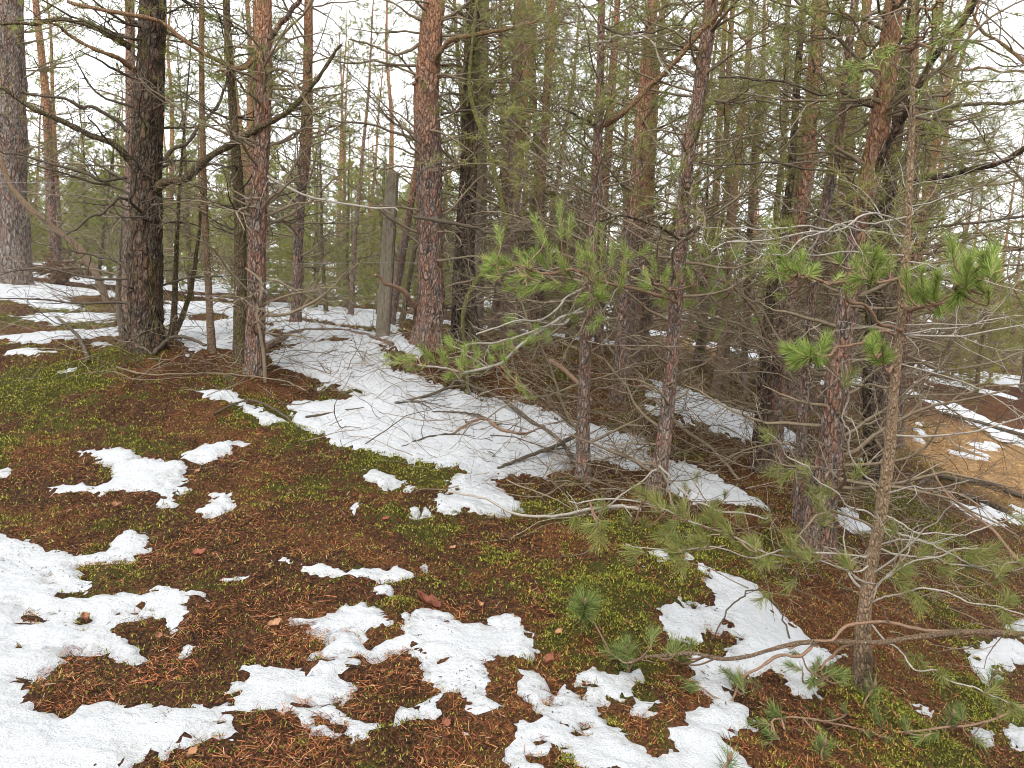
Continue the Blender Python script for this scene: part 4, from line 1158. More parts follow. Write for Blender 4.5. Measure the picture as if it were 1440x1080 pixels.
limb('X', [(1258, 520), (1245, 515), (1240, 505), (1238, 498)], 4, 3, (0, -.3), bark_m='twig_brown', dens=0, needle=B_, tuft_k=200, tufts=[(1240, 488, 2, 20, 1.1), (1228, 505, 14, 6, .9), (1250, 500, -8, 12, .7)])
limb('X', [(1270, 400), (1250, 395), (1225, 385), (1210, 375)], 4, 3, (0, -.3), bark_m='twig_brown', twig='twig_grey', dens=3, l2=.3, needle=B_, tuft_k=120,
     tufts=[(1215, 352, 0, 28), (1240, 362, -10, 22), (1202, 370, 14, 10), (1228, 385, -4, 16), (1248, 378, -14, 14), (1205, 392, 14, 0, .8)])
for q in ([(1275, 320), (1230, 300), (1170, 322), (1110, 330), (1050, 340), (1000, 350)], [(1274, 330), (1210, 325), (1160, 325), (1100, 352), (1060, 366)], [(1276, 305), (1200, 312), (1130, 310), (1040, 322), (1010, 330)], [(1272, 360), (1210, 350), (1150, 352), (1090, 345), (1030, 340)]):
    limb('X', q, 3.0, 1.6, (0, -.2 - .1 * len(q)), bark_m='twig_grey', twig='twig_grey', dens=9, l2=.3, sub=2, live=.18, needle='needle_yellow', tuft_k=40)
# silvery low branches lying along the slope
for q, tf in (([(1226, 792), (1190, 800), (1130, 785), (1060, 765), (1000, 742), (930, 715), (850, 700), (800, 705)], [(880, 728, 10, 10), (920, 702, 12, 16), (960, 712, 8, 18), (1000, 722, 6, 18), (1060, 765, 12, 10), (830, 742, 10, -6), (940, 740, 14, -6), (900, 690, 10, 12), (1020, 740, 10, 8)]),
              ([(1228, 785), (1170, 775), (1110, 778), (1060, 782), (1010, 770), (960, 770), (880, 765)], [(1105, 775, 18, 6), (1140, 778, 14, 8), (1190, 790, 8, 12), (1040, 770, 18, 2), (980, 760, 16, 6), (890, 775, 16, 2)]),
              ([(1230, 770), (1290, 780), (1340, 790), (1400, 800), (1450, 790)], [(1300, 770, -10, 14), (1340, 782, -12, 10), (1330, 800, -14, -4), (1370, 780, -12, 12), (1280, 800, -10, -8)]),
              ([(1236, 735), (1180, 700), (1120, 650), (1080, 610)], []), ([(1240, 720), (1290, 745), (1350, 750), (1440, 730)], []), ([(1238, 740), (1300, 760), (1380, 800), (1450, 790)], []),
              ([(1245, 690), (1210, 660), (1185, 610), (1195, 560), (1190, 540)], []), ([(1222, 845), (1260, 800), (1330, 780), (1400, 770)], []), ([(1222, 850), (1290, 830), (1380, 850), (1450, 870)], []), ([(1218, 880), (1280, 930), (1350, 960), (1440, 1000)], [])):
    limb('X', q, 3.0, 1.6, (0, RNG.uniform(-.5, -.1)), bark_m='twig_grey', twig='twig_dead', dens=9, l2=.3, sub=2.2, live=.34, needle='needle_yellow', tuft_k=85, tuft_l=.07, nw=.0017, tufts=tf or None)
limb('O', [(925, 660), (880, 690), (850, 715), (790, 735), (720, 735), (640, 722)], 3, 1.6, (-.1, -.7), bark_m='twig_grey', twig='twig_grey', dens=9, l2=.3, sub=2.5, live=.16, needle='needle_yellow', tuft_k=70)
limb('O', [(927, 655), (960, 690), (1000, 715), (1080, 728)], 4, 2, (-.1, -.5), bark_m='twig_grey', twig='twig_grey', dens=7, l2=.3, needle='needle_yellow', tuft_k=100, live=.4, tufts=[(1010, 705, -8, 10), (1040, 720, -10, 6), (970, 690, -8, 14), (990, 728, -10, -4)])
# the long low branch from the right and its tufts
limb('off', [(1645, 880), (1560, 884), (1440, 892), (1300, 898), (1180, 908), (1060, 916), (970, 922), (890, 931)], 10, 4, (-.9, -1.35), 'long reddish bare branch reaching in low over the snow', bark_m='bark_young', twig='twig_brown', dens=1.6, l2=.14, sub=.8, needle='needle_blue', tuft_k=95, tuft_l=.06,
     tufts=[(868, 912, 20, 14), (880, 905, 4, 20), (945, 905, -8, 22), (958, 918, -2, 14, .8), (975, 905, -10, 18, .8)], nw=.0016)
limb('off', [(1440, 892), (1300, 880), (1220, 878), (1160, 892), (1110, 912)], 6, 3, (-1.0, -1.2), bark_m='twig_brown', dens=1, l2=.15)
limb('off', [(1150, 908), (1090, 925), (1050, 950), (1025, 985), (990, 1040)], 5, 2.5, (-1.15, -1.3), bark_m='twig_brown', twig='twig_brown', dens=2, l2=.2, needle='needle_blue', tuft_k=85, nw=.0016,
     tufts=[(1040, 955, 6, 18), (1058, 980, -12, 6), (955, 965, 20, 6), (945, 985, 22, -2), (1020, 945, 16, 10), (975, 1000, 20, -8), (1000, 985, 14, 4)])
limb('off', [(1200, 904), (1170, 930), (1150, 945), (1130, 960)], 4, 2.5, (-1.1, -1.2), bark_m='twig_brown', dens=1, l2=.2, needle='needle_blue', tuft_k=85, nw=.0016, tufts=[(1150, 930, -4, 20), (1172, 940, -14, 8), (1185, 948, -18, 2), (1140, 960, 6, -10), (1110, 935, 18, 8)])
limb('off', [(1640, 960), (1500, 980), (1380, 1010), (1250, 1030), (1130, 1010), (1085, 1015)], 4, 2.2, (-.9, -1.4), bark_m='twig_brown', twig='twig_brown', dens=6, l2=.25, sub=2, live=.25, needle='needle_blue', tuft_k=70, nw=.0016,
     tufts=[(1080, 1030, 16, 10), (1100, 1050, 14, -6), (1060, 1015, 22, 4), (1130, 1040, 10, -8), (1240, 1045, 8, -8), (1170, 1000, 6, 16), (1090, 1000, 14, 14), (1270, 1010, 6, 18), (1310, 1040, 10, -10), (1350, 995, 4, 16), (1200, 1050, 12, -12), (1400, 985, 6, 18), (1160, 1040, 14, -10), (1230, 1000, 8, 18)])
limb('off', [(1645, 900), (1560, 870), (1440, 800), (1390, 740), (1330, 690), (1300, 640)], 6, 3, (-.2, .6), twig='twig_brown', dens=4, l2=.3)
# more green among the trunks high up
for key, q, nd in (('I', [(655, 100), (640, 92), (600, 95), (580, 110)], L_OR), ('I', [(668, 95), (690, 88), (712, 100)], B_), ('K', [(725, 60), (760, 50), (800, 20)], L_OR), ('N', [(910, 60), (950, 40), (990, 45)], L_OR),
                   ('Q', [(1050, 60), (1035, 45), (1010, 40)], B_), ('X', [(1283, 60), (1300, 45), (1325, 30)], B_), ('X', [(1284, 20), (1310, 10), (1340, -8)], B_), ('X', [(1282, 70), (1255, 62), (1225, 80)], B_), ('V', [(1238, 140), (1225, 120), (1205, 105)], B_),
                   ('V', [(1240, 90), (1220, 60), (1180, 10)], L_OR), ('X', [(1283, 75), (1315, 55), (1350, 42)], B_), ('S', [(1145, 100), (1165, 115), (1190, 120)], L_OR), ('E', [(433, 190), (465, 180), (490, 185)], B_), ('U', [(1177, 205), (1195, 210), (1215, 205)], L_OR),
                   ('H', [(582, 120), (590, 110), (600, 118)], B_), ('D', [(318, 100), (310, 98), (320, 105)], B_), ('I', [(660, 60), (655, 80), (650, 110)], B_)):
    limb(key, q, 4, 2, (0, -.3), bark_m='twig_brown', dens=14, l2=.5, live=.75, tuft_k=34, needle=nd, sub=1.5)

# ------------------------------------------------------------------ a wire fence on a concrete post
m, t, p = new_mat('concrete')
vec, tc = objvec(t, (1, 1, .12))
n1 = noise(t, vec, 70, 6, 0.75); n2 = noise(t, vec, 14, 4)
t.links.new(mixc(t, ramp(t, n2, [(0.4, (0, 0, 0)), (0.7, (.5, .5, .5))]), ramp(t, n1, [(0.34, (0.085, 0.068, 0.048)), (0.5, (0.19, 0.155, 0.115)), (0.66, (0.29, 0.245, 0.185))]), (0.17, 0.16, 0.10)), p.inputs['Base Color'])
bump(t, p, n1, .4, .006)
MAT['concrete'] = m
m, t, p = new_mat('galvanised_wire')
p.inputs['Base Color'].default_value = (0.34, 0.33, 0.31, 1); p.inputs['Metallic'].default_value = .35; p.inputs['Roughness'].default_value = .55
MAT['wire'] = m
F0 = ground_hit(np.array([538.0]), np.array([476.0]))[0]
F1 = ground_hit(np.array([-260.0]), np.array([448.0]))[0]
fd_ = F1 - F0; fd_[2] = 0; FL = float(np.linalg.norm(fd_)); fd_ /= FL
fn_ = np.array([-fd_[1], fd_[0], 0])
froot = tag(empty('wire_fence', F0), 'chain link fence of thin grey wire on a weathered square concrete post', 'fence')


def fence_post(dist, lean):
    g = Geo()
    b = F0 + fd_ * dist; b[2] = float(G(b[0], b[1]))
    hgt = [(-.3, .064), (0, .064), (.55, .061), (1.05, .058), (1.48, .055), (1.535, .050), (1.55, .036)]
    V = []
    for h, r in hgt:
        c = r * .72
        for a, e in ((r, c), (c, r), (-c, r), (-r, c), (-r, -c), (-c, -r), (c, -r), (r, -c)):
            V.append(b + fd_ * (a + lean * h) + fn_ * e + np.array([0, 0, h]))
    n = len(hgt)
    i = np.arange(n - 1)[:, None] * 8; j = np.arange(8)[None]; j2 = (j + 1) % 8
    g.add(V, np.stack([i + j, i + j2, i + 8 + j2, i + 8 + j], -1).reshape(-1, 4))
    g.add(V[-8:], np.array([[0, 1, 2, 7], [2, 3, 6, 7], [3, 4, 5, 6]]))
    return g.build('post', MAT['concrete'], froot, smooth=False, origin=F0)


fence_post(0, -.035); fence_post(FL, 0)
g = Geo()
FH, STEP = 1.44, 0.066
n0 = int((FL + 1.6 + FH) / STEP)
us = -1.6 + STEP * np.arange(-int(FH / STEP), int((FL + 1.6) / STEP))
for sgn in (1, -1):
    h = np.linspace(0.02, FH, 6)
    uu = us[:, None] + (h if sgn > 0 else FH - h)[None]
    ok = ((uu > -1.6) & (uu < FL)).all(1)
    uu = uu[ok]
    P = F0[None, None] + fd_ * uu[..., None]
    zb = G(P[..., 0], P[..., 1])
    P[..., 2] = zb + h[None]
    P = P + fn_ * (0.085 + sgn * .002 + 0.02 * vnoise(uu * 1.3, h[None] * 1.3 + 0 * uu, seed=3))[..., None]
    g.tubes(P, np.full(P.shape[:2], .0007), 3)
g.build('wire_mesh', MAT['wire'], froot, origin=F0)
g = Geo()
for h in (.05, .72, 1.42):
    uu = np.linspace(-1.6, FL, 40)
    P = F0 + fd_ * uu[:, None]; P[:, 2] = G(P[:, 0], P[:, 1]) + h
    g.tubes((P + fn_ * .09)[None], np.full((1, 40), .0012), 4)
g.build('tension_wire', MAT['wire'], froot, origin=F0)


# ------------------------------------------------------------------ wood lying on the ground
def on_ground(px, lift, n=30, sink=0.0):
    a = np.array(px, float)
    h = ground_hit(a[:, 0], a[:, 1])
    c = curve(np.column_stack([h[:, :2], np.broadcast_to(lift, len(a))]), n)
    P = np.column_stack([c[:, 0], c[:, 1], G(c[:, 0], c[:, 1]) + 0.02 + c[:, 2]])
    return P


def lying(name, px, w0, w1, lift, label, cat, mat, dens=3.0, l2=.3, sub=1.0, twig=None, k=7, group=None, up=0.0, seed=1):
    rng = np.random.default_rng(seed)
    P = on_ground(px, lift)
    P[1:-1] += rng.normal(0, .003, (len(P) - 2, 3))
    d = np.linalg.norm(P - CAMP, axis=1) / FPX / 2
    Rm = np.linspace(w0, w1, len(P)) * d
    gb = Geo(); gb.tubes(P[None], Rm[None], k, cap=True)
    o = P[0].copy()
    root = empty(name, o); tag(root, label, cat, group)
    gb.build('stem', MAT[mat], root, origin=o)
    if dens:
        gt = Geo(); twiggy(gt, P[None], Rm[None], rng, dens, l2, sub, up=up, flat=.35)
        for i, V in enumerate(gt.v): V[:, 2] = np.maximum(V[:, 2], G(V[:, 0], V[:, 1]) + .012)
        tag(gt.build('twigs', MAT[twig or mat], root, origin=o), kind='stuff')
    return root


FB = 'fallen wood on the forest floor'
lying('fallen_branch', [(430, 590), (517, 577), (587, 567), (630, 557), (643, 551), (683, 567), (710, 577), (750, 603), (790, 630), (830, 692)], 3, 7, (.0, .0, .02, .05, .08, .08, .06, .03, .02, .0), 'long forked dead branch arching over the large snow patch', 'branch', 'twig_dark', 4, .2, 1.2, group=FB, seed=2)
lying('fallen_branch', [(633, 620), (660, 606), (685, 602), (705, 613), (740, 616), (765, 607)], 3.5, 5, (.02, .05, .05, .03, .02, .02), 'short red brown dead branch on the snow below the long forked one', 'branch', 'twig_brown', 5, .3, 1.2, 'twig_dark', group=FB, seed=3)
lying('fallen_branch', [(560, 635), (600, 622), (640, 620), (690, 628), (712, 640)], 2, 4, (.0, .02, .03, .02, .0), 'thin black crossed twig on the snow left of the red brown branch', 'branch', 'twig_dark', 6, .3, 1, group=FB, seed=4)
lying('fallen_branch', [(608, 588), (640, 588), (672, 592), (700, 606)], 3, 3, .03, 'thin straight dark twig on the upper middle of the large snow patch', 'branch', 'twig_dark', 5, .3, 1, group=FB, seed=5)
lying('fallen_branch', [(700, 662), (740, 652), (780, 640), (815, 628)], 4, 7, (.0, .03, .05, .1), 'black twig at the lower right edge of the large snow patch', 'branch', 'twig_dark', 5, .3, 1, group=FB, seed=6)
lying('fallen_log', [(372, 492), (395, 480), (420, 470), (455, 468), (490, 470), (525, 478), (552, 488)], 10, 7, .0, 'low reddish fallen log with peeling bark in front of the concrete post', 'log', 'bark_red', 3, .3, 1, 'twig_dead', 14, group=FB, seed=7)
lying('fallen_branch', [(290, 505), (260, 497), (240, 495), (215, 505)], 4, 6, (.1, .12, .1, .02), 'dark stick leaning off the foot of the thick dark trunk', 'branch', 'twig_dark', 5, .3, 1, group=FB, seed=8)
lying('fallen_branch', [(165, 528), (210, 540), (280, 537), (340, 540), (400, 548), (430, 562)], 1.8, 2, .05, 'long grey stick lying across in front of the two left trunks', 'branch', 'twig_dead', 6, .3, 1.2, group=FB, seed=9)
lying('fallen_branch', [(300, 590), (330, 577), (360, 575), (395, 590), (420, 606)], 2.5, 3, (.02, .03, .04, .03, .0), 'dark twig lying over the small snow strip and its green moss', 'branch', 'twig_dark', 2, .3, .5, group=FB, seed=10)
lying('fallen_branch', [(80, 470), (105, 485), (120, 503), (125, 512)], 3, 6, (.15, .1, .04, .0), 'short dark stick poking up from the moss at far left', 'branch', 'twig_dark', 3, .3, 1, group=FB, seed=11)
lying('fallen_branch', [(630, 705), (680, 715), (730, 738), (790, 738), (860, 725), (900, 730)], 3, 5, .04, 'bleached silvery branch lying below the tip of the large snow patch', 'branch', 'twig_grey', 6, .25, 1.2, group=FB, seed=12)
lying('fallen_branch', [(770, 555), (790, 565), (815, 580), (830, 590)], 8, 5, (.3, .28, .22, .15), 'splintered orange piece of branch left of the slender pinkish pine', 'branch', 'twig_brown', 0, group=FB, seed=13)
lying('fallen_branch', [(1290, 690), (1330, 680), (1380, 685), (1420, 700), (1460, 712)], 5, 7, .05, 'dark dead branch lying along the edge of the tan grass at right', 'branch', 'twig_dark', 4, .3, 1, group=FB, seed=14)
lying('fallen_branch', [(1350, 702), (1385, 712), (1420, 728)], 7, 6, .03, 'thick black stick half buried in the right hand snow', 'branch', 'bark_dark', 2, .3, 1, 'twig_dark', group=FB, seed=15)
lying('fallen_branch', [(1325, 586), (1370, 597), (1400, 606), (1440, 617)], 4, 4, .05, 'far dark stick across the snow strip above the tan grass', 'branch', 'twig_dark', 4, .3, 1, group=FB, seed=16)
lying('fallen_branch', [(1000, 905), (1030, 880), (1060, 872), (1090, 885), (1110, 905)], 2, 2.4, (.0, .1, .14, .1, .0), 'thin dark twig arching above the lower right snow patch', 'branch', 'twig_dark', 2, .3, .5, group=FB, seed=17)
lying('fallen_branch', [(1040, 680), (1000, 652), (960, 640), (915, 610)], 4, 5, (.0, .1, .2, .3), 'dead branch slanting down to the tip of the middle snow strip', 'branch', 'twig_dead', 5, .3, 1, group=FB, seed=18)

# heaps nobody could count
rng = np.random.default_rng(55)
g = Geo()
for cx, cy, sx, sy, cnt, zz in ((300, 520, 130, 20, 130, .16), (225, 480, 60, 30, 60, .35), (430, 480, 80, 16, 40, .25), (560, 470, 70, 25, 50, .35), (700, 545, 90, 18, 110, .4), (880, 640, 70, 40, 150, .4), (830, 690, 60, 20, 70, .15), (470, 520, 70, 25, 40, .12), (1050, 660, 70, 30, 80, .35), (1180, 700, 80, 40, 70, .4),
                                (1330, 700, 90, 50, 110, .5), (1350, 860, 90, 70, 70, .35), (640, 590, 80, 35, 46, .08), (100, 470, 80, 20, 40, .2), (980, 610, 70, 40, 100, .5), (1150, 800, 50, 30, 40, .25), (740, 500, 80, 50, 160, .8), (650, 470, 40, 40, 70, .6), (1270, 620, 60, 60, 100, .8), (880, 600, 110, 60, 260, 1.1), (1090, 600, 90, 60, 240, 1.1), (760, 500, 90, 50, 200, 1.2), (1180, 650, 60, 60, 120, 1.2), (940, 520, 120, 40, 240, 1.4), (450, 440, 120, 20, 120, .8), (100, 430, 90, 20, 80, .7), (620, 600, 110, 40, 36, .08), (480, 540, 70, 30, 20, .10), (760, 620, 60, 30, 36, .12)):
    h = ground_hit(cx + rng.normal(0, sx, cnt), cy + rng.normal(0, sy, cnt))
    h = h[(h[:, 1] < 16)]; cnt = len(h)
    B = len(h)
    o = h.copy(); o[:, 2] = G(h[:, 0], h[:, 1]) + zz * rng.random(B) ** 1.5 + .02
    az = rng.random(B) * 6.28
    d = np.stack([np.cos(az), np.sin(az), rng.normal(0.1, .4, B)], -1)
    L = .25 + .6 * rng.random(B) ** 1.5
    P = grow(o, d, L, 9, .17, 0, rng)
    Rm = (.0016 + .003 * rng.random(B) ** 2)[:, None] * np.linspace(1, .45, 9)[None]
    g.tubes(P, Rm, 4)
    twiggy(g, P, Rm, rng, 5, .4, 1.2)
for V in g.v: V[:, 2] = np.maximum(V[:, 2], G(V[:, 0], V[:, 1]) + .008)
tag(g.build('twig_tangle', MAT['twig_dead']), 'tangle of fine dead pine twigs heaped round the feet of the trunks', 'twigs', kind='stuff')

# a young pine shoot standing in the moss, fallen leaves
def seedling(px, tip, label, K=190, ln=.075):
    f = ground_hit(np.array([px[0]], float), np.array([px[1]], float))[0]
    root = tag(empty('pine_seedling', f), label, 'seedling', 'pine shoots in the moss')
    a = at(tip[0], tip[1], f[1] + .02)
    P = curve(np.stack([f - [0, 0, .03], f * .6 + a * .4 + np.array([-.012, 0, .01]), a]), 10)
    g = Geo(); g.tubes(P[None], np.linspace(.005, .0035, 10)[None], 6); st = g.build('stem', MAT['twig_brown'], root, origin=f)
    g = Geo(); dr = nrm(np.array([[.05, -.25, 1.0]]))
    needles(g, a[None] + dr * .02, dr, K, ln, .0019, np.array([.09]), RNG, (.5, 1.5), quad=True)
    g.build('needles', MAT['needle_blue'], root, origin=f)
    g = Geo(); bp = a + dr[0] * np.linspace(0.0, .045, 8)[:, None]
    g.tubes(bp[None], np.array([[.004, .007, .0085, .0085, .0075, .006, .004, .001]]), 8); g.build('bud', MAT['twig_brown'], root, origin=f)


seedling((868, 928), (822, 852), 'bluish pine shoot with a brown bud on a bent bare stem in the moss', 520, .098)
seedling((888, 945), (880, 918), 'low bluish needle tuft at the tip of the long reddish branch', 240, .08)
seedling((1212, 1010), (1228, 968), 'blue green tuft at the foot of the nearest tan young pine', 90, .075)
seedling((1020, 1098), (1025, 1070), 'dark green tuft sticking up at the bottom edge beside the snow', 110, .07)


def leaf(px, size, rot, label, col, wide=.34):
    f = ground_hit(np.array([px[0]], float), np.array([px[1]], float))[0]
    f[2] = float(ground_z(f[0:1], f[1:2])[0]) + .018
    n = 9
    u = np.linspace(0, 1, n); wd = np.sin(u * math.pi) ** .9 * wide * (1 + .22 * np.sin(u * 23 + rot))
    V = []
    for i in range(n):
        for s_ in (-1, -.5, 0, .5, 1):
            V.append(((u[i] - .5), s_ * wd[i], .30 * (abs(s_) ** 1.5) + .40 * (u[i] - .5) ** 2 + .07 * math.sin(11 * u[i] + s_ * 4 + rot * 3)))
    V = np.array(V) * size * .8
    c, s2 = math.cos(rot), math.sin(rot)
    V = np.column_stack([V[:, 0] * c - V[:, 1] * s2, V[:, 0] * s2 + V[:, 1] * c, V[:, 2] + .003])
    g = Geo()
    i = np.arange(n - 1)[:, None] * 5; j = np.arange(4)[None]
    g.add(V, np.stack([i + j, i + j + 1, i + j + 6, i + j + 5], -1).reshape(-1, 4))
    o = g.build('fallen_leaf', col)
    o.location = f; o.rotation_euler = (R(12), R(-8), 0)
    tag(o, label, 'leaf', 'dry leaves on the floor')


def leafmat(name, a, b):
    m, t, p = new_mat(name)
    vec, tc = objvec(t); t.links.new(ramp(t, noise(t, vec, 60, 4), [(.3, a), (.7, b)]), p.inputs['Base Color'])
    return m


LM1, LM2, LM3 = leafmat('leaf_red', (.16, .055, .035), (.30, .12, .075)), leafmat('leaf_tan', (.30, .15, .075), (.45, .26, .15)), leafmat('leaf_brown', (.20, .09, .05), (.33, .17, .10))
for a_, b_, l_ in (((1160, 1075), (1158, 1050), 'small green sprig between the bottom snow and the nearest tan pine'),
                   ((1330, 1040), (1338, 1008), 'loose green sprig on the orange slope near the lower right corner'),
                   ((1390, 985), (1398, 950), 'upright green sprig below the snow at the right edge'),
                   ):
    seedling(a_, b_, l_, 200, .07)
leaf((388, 880), .075, .5, 'tan oak leaf on the needles between two snow arms', LM2)
leaf((282, 795), .085, .2, 'reddish dry leaf just above the lower left snow', LM1)
leaf((166, 721), .080, 2.9, 'dusky pink leaf below the small upper left snow patch', LM3)
leaf((278, 667), .055, 1.2, 'small tan leaf at the right end of the upper left snow patch', LM2)
leaf((605, 852), .17, 2.5, 'long red brown bark flake at the head of the middle snow patch', LM1, .13)
leaf((772, 938), .07, .9, 'orange red leaf right of the middle snow patch', LM1)
leaf((637, 776), .045, .3, 'tiny pale tan leaf alone in the needles at mid slope', LM2)
leaf((677, 857), .04, 1.9, 'tiny yellowish leaf at the right of the long bark flake', LM2)
leaf((785, 906), .05, .6, 'small beige leaf below the bluish pine shoot', LM2)
leaf((225, 907), .05, 2.2, 'small dusky leaf in the bare pocket of the lower left snow', LM3)
leaf((122, 877), .06, 2.4, 'brown curled leaf lying on the lower left snow', LM3)
leaf((272, 1068), .05, 1.1, 'pale brown leaf at the very bottom left of centre', LM2)
leaf((543, 740), .06, .4, 'rust red leaf in the needles below the little snow spot', LM1)
leaf((628, 1030), .055, 2.0, 'reddish leaf beside the lowest tip of the middle snow patch', LM1)

# ------------------------------------------------------------------ the stand behind: slim poles and bushy young pines
def proto(kind, seed):
    rng = np.random.default_rng(seed)
    H = {'pole': 8.0, 'tangle': 6.5, 'bushy': 4.6}[kind]
    r0 = {'pole': .075, 'tangle': .05, 'bushy': .045}[kind]
    root = empty('pine_tree', (0, 0, -50))
    n = 40
    z = np.linspace(-.15, H, n)
    lean = rng.normal(0, .035, 2)
    P = np.column_stack([lean[0] * z + .05 * vnoise(z * .7, z * 0, seed=seed), lean[1] * z + .05 * vnoise(z * .7, z * 0 + 5, seed=seed), z])
    rad = r0 * (1 - .85 * np.clip(z / H, 0, 1) ** 1.2) * (1 + .35 * np.exp(-np.maximum(z, 0) / .2))
    g = Geo(); trunk_mesh(g, P, rad, 9, seed, .07)
    g.build('trunk', MAT[{'pole': 'bark_red', 'tangle': 'bark_grey', 'bushy': 'bark_olive'}[kind]], root)
    gb, gn = Geo(), Geo()
    live0 = {'pole': 2.7, 'tangle': 1.8, 'bushy': .2}[kind]
    q = {'pole': 60, 'tangle': 76, 'bushy': 95}[kind]
    zz = np.sort(.25 + (H - .5) * rng.random(q))
    az = rng.random(q) * 6.28
    el = rng.normal(.22, .22, q) + .35 * (zz / H)
    L = (.45 + .9 * rng.random(q)) * (1.25 - .85 * (zz / H))
    if kind == 'bushy': L = (.35 + .75 * rng.random(q)) * (1.25 - 1.0 * (zz / H))
    c = np.column_stack([np.interp(zz, z, P[:, 0]), np.interp(zz, z, P[:, 1]), zz])
    d = np.stack([np.cos(az) * np.cos(el), np.sin(az) * np.cos(el), np.sin(el)], -1)
    Pm = grow(c, d, L, 7, .15, .02, rng)
    Rm = np.clip(r0 * .2 * (1.1 - zz / H), .005, .012)[:, None] * np.linspace(1, .35, 7)[None]
    gb.tubes(Pm, Rm, 4)
    lv = zz > live0
    dd = ~lv
    twiggy(gb, Pm[dd], Rm[dd], rng, 7, .5, 1.4, 3, minr=.0022)
    tp, td = twiggy(gb, Pm[lv], Rm[lv], rng, 8, .45, 1.0, 3, minr=.0022)
    s_ = rng.random(len(tp)) < .85
    needles(gn, tp[s_], td[s_], 36 if kind == 'bushy' else 28, .068, .0064, np.full(s_.sum(), .13), rng)
    br = gb.build('branches', MAT['twig_dead'], root); tag(br, kind='stuff')
    nd = gn.build('needles', MAT['needle_far'], br); tag(nd, kind='stuff')
    return root


def copy_tree(o, parent=None):
    c = o.copy(); C.objects.link(c)
    if parent is not None: c.parent = parent
    for ch in [k for k in C.objects if k.parent == o]: copy_tree(ch, c)
    return c


PROTO = {k: [proto(k, 100 + 7 * i + j) for j in range(3)] for i, k in enumerate(('pole', 'tangle', 'bushy'))}
KIDS = {}
for k in PROTO:
    for r in PROTO[k]:
        kids = list(r.children)
        KIDS[r.name] = (r, [(c, list(c.children)) for c in kids])


def plant(kind, x, y, sc_, rz, label, group, needle=None):
    r, kids = KIDS[PROTO[kind][int(RNG.integers(3))].name]
    o = r.copy(); C.objects.link(o)
    o.location = (x, y, float(G(np.array([x]), np.array([y]))[0])); o.rotation_euler = (0, R(RNG.normal(2, 2.2)), rz); o.scale = (sc_,) * 3
    tag(o, label, 'pine tree', group)
    for c, gk in kids:
        d = c.copy(); C.objects.link(d); d.parent = o
        for e in gk:
            f = e.copy(); C.objects.link(f); f.parent = d
            if needle: f.material_slots[0].link = 'OBJECT'; f.material_slots[0].material = MAT[needle]
    return o


rng = np.random.default_rng(12)
KIND_LABEL = {'pole': ('slim straight pine pole in the crowded stand behind the nearer trunks', 'slim pine poles behind the nearer trunks'),
              'tangle': ('twiggy thin pine with bare tangled lower branches in the crowded stand behind', 'twiggy thin pines in the stand behind'),
              'bushy': ('bushy young pine green almost to the ground behind the nearer trunks', 'bushy young pines behind the nearer trunks')}
spots = []
tries = 0
while len(spots) < 180 and tries < 9000:
    tries += 1
    Yq = 9.5 + 24 * rng.random() ** 1.15
    pxx = rng.uniform(-160, 1600)
    Xq = (pxx - 720) / FPX * Yq
    if any((Xq - a) ** 2 + (Yq - b) ** 2 < (.45 if Yq < 14 else .8) ** 2 for a, b, *_ in spots): continue
    if any(abs(Xq - TREES[k][1][0]) < .3 and abs(Yq - TREES[k][4]) < .5 for k in TREES): continue
    u = rng.random()
    if pxx > 1290 and Yq < 18: continue
    if pxx < 330: kind = 'bushy' if u < .55 else 'tangle' if u < .75 else 'pole'
    elif pxx < 600: kind = 'bushy' if u < .55 else 'tangle' if u < .75 else 'pole'
    elif pxx < 1000: kind = 'bushy' if u < .12 else 'tangle' if u < .62 else 'pole'
    else: kind = 'bushy' if u < .22 and Yq > 17 else 'tangle' if u < .5 else 'pole'
    if pxx < 520 and Yq < 12.5: continue
    if kind == 'pole' and pxx < 300 and u > .9: continue
    spots.append((Xq, Yq, kind, pxx))
for q_ in range(96):                                            # young pines closing off the crest and the lower right
    pxx = rng.uniform(-150, 880) if q_ < 72 else rng.uniform(1240, 1640)
    Yq = rng.uniform(13.5, 24) if q_ < 72 else rng.uniform(17, 30)
    Xq = (pxx - 720) / FPX * Yq
    if any((Xq - a) ** 2 + (Yq - b) ** 2 < .5 ** 2 for a, b, *_ in spots): continue
    spots.append((Xq, Yq, 'bushy', pxx))
for q_ in range(15):                                            # thin poles crowding the middle of the slope
    pxx, Yq = rng.uniform(660, 1290), rng.uniform(8.3, 12.5)
    Xq = (pxx - 720) / FPX * Yq
    if any((Xq - a) ** 2 + (Yq - b) ** 2 < .3 ** 2 for a, b, *_ in spots) or any(np.hypot(Xq - TREES[k][1][0], Yq - TREES[k][4]) < .3 for k in TREES): continue
    spots.append((Xq, Yq, 'pole' if q_ % 3 else 'tangle', pxx))
for Xq, Yq, kind, pxx in spots:
    l, gname = KIND_LABEL[kind]
    plant(kind, Xq, Yq, rng.uniform(.75, 1.15) * (.78 if kind == 'bushy' else 1), rng.random() * 6.28, l, gname, 'needle_olive' if (pxx > 1180 and kind == 'bushy') or rng.random() < .25 else None)
for k in PROTO:
    for r, kids in [KIDS[r.name] for r in PROTO[k]]:
        for c, gk in kids:
            for e in gk: bpy.data.objects.remove(e)
            bpy.data.objects.remove(c)
        bpy.data.objects.remove(r)

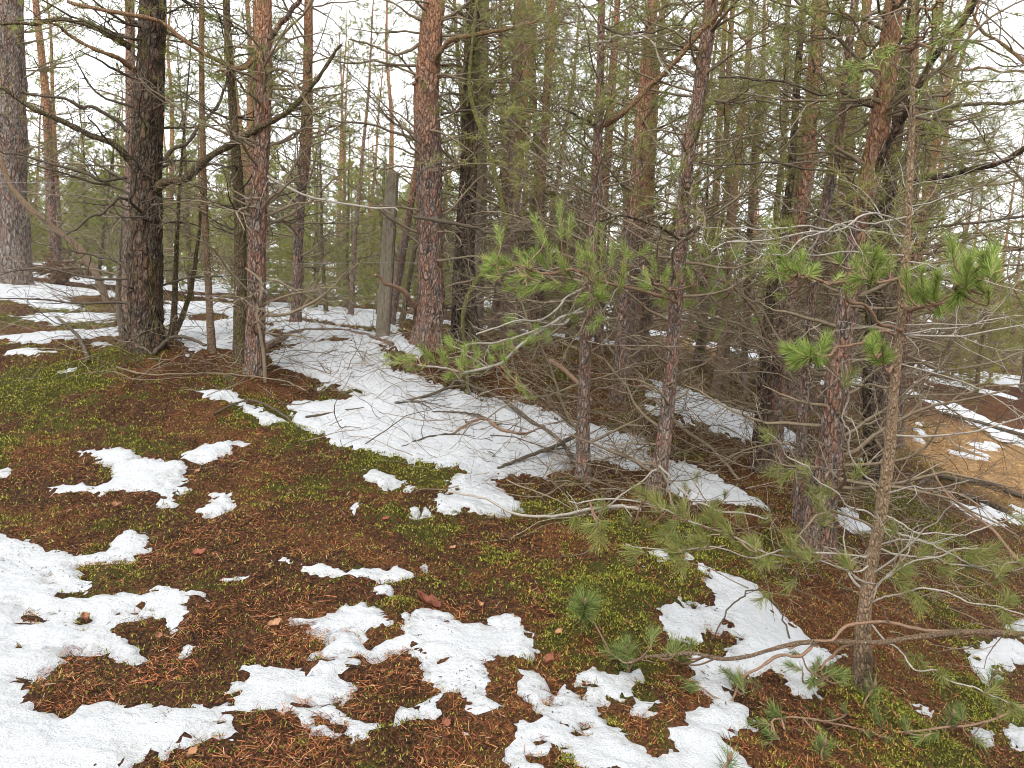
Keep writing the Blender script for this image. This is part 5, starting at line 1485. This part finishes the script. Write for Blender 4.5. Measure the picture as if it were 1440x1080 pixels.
# a small brown-leaved bush beyond the fence
f = ground_hit(np.array([88.0]), np.array([402.0]))[0]; f = np.array([*at(88, 400, 13.0)[:2], 0]); f[2] = float(G(f[0], f[1]))
root = tag(empty('leafy_bush', f), 'round russet bush keeping its dry leaves beyond the wire fence', 'bush')
g, gl = Geo(), Geo()
az = rng.random(26) * 6.28; el = .5 + .9 * rng.random(26)
P = grow(np.repeat(f[None], 26, 0), np.stack([np.cos(az) * np.cos(el), np.sin(az) * np.cos(el), np.sin(el)], -1), .32 + .35 * rng.random(26), 7, .15, 0, rng)
Rm = .006 * np.ones((26, 1)) * np.linspace(1, .3, 7)[None]
g.tubes(P, Rm, 4); tp, td = twiggy(g, P, Rm, rng, 12, .4, 1.5)
g.build('stems', MAT['twig_brown'], root, origin=f)
needles(gl, tp, td, 7, .05, .03, np.full(len(tp), .08), rng, (.3, 1.3))
gl.build('leaves', leaf_mat('russet_leaf', [(0, (.14, .075, .045)), (1, (.34, .21, .13))], .2), root, origin=f)

# the far wood, one mass of pines down the slope and along the crest
g, gn = Geo(), Geo()
rng = np.random.default_rng(77)
for k in range(200):
    Yq = rng.uniform(34, 62); Xq = rng.uniform(-1.05, 1.05) * Yq * .72
    z0 = float(G(np.array([Xq]), np.array([Yq]))[0])
    H = rng.uniform(3.4, 6.4) * (1.0 if Xq < 0 else .85)
    lo = rng.uniform(.0, .3)
    n = 10
    z = np.linspace(0, H, n)
    P = np.column_stack([Xq + rng.normal(0, .05, n).cumsum(), Yq + rng.normal(0, .05, n).cumsum(), z0 + z])
    g.tubes(P[None], (rng.uniform(.06, .11) * (1 - .85 * z / H))[None], 6)
    q = 52
    zz = H * (lo + (1 - lo) * rng.random(q))
    az = rng.random(q) * 6.28
    d = np.stack([np.cos(az), np.sin(az), rng.normal(.25, .2, q)], -1)
    c = np.column_stack([np.interp(zz, z, P[:, 0]), np.interp(zz, z, P[:, 1]), z0 + zz])
    Pm = grow(c, d, (.6 + 1.2 * rng.random(q)) * (1.2 - .8 * zz / H), 5, .15, .03, rng)
    Rm = np.full((q, 1), .016) * np.linspace(1, .4, 5)[None]
    g.tubes(Pm, Rm, 3)
    b, t_, o, tan, r = pick(Pm, Rm, np.full(q, 6), .25, 1, rng)
    needles(gn, o, side(tan, .7 + 0 * t_, rng), 13, .18, .026, np.full(len(o), .3), rng)
o1 = g.build('far_wood', MAT['twig_dead'])
tag(o1, 'distant pine wood closing off the view behind the stand', 'wood', kind='stuff')
o2 = gn.build('far_foliage', MAT['needle_far'], o1); tag(o2, kind='stuff')
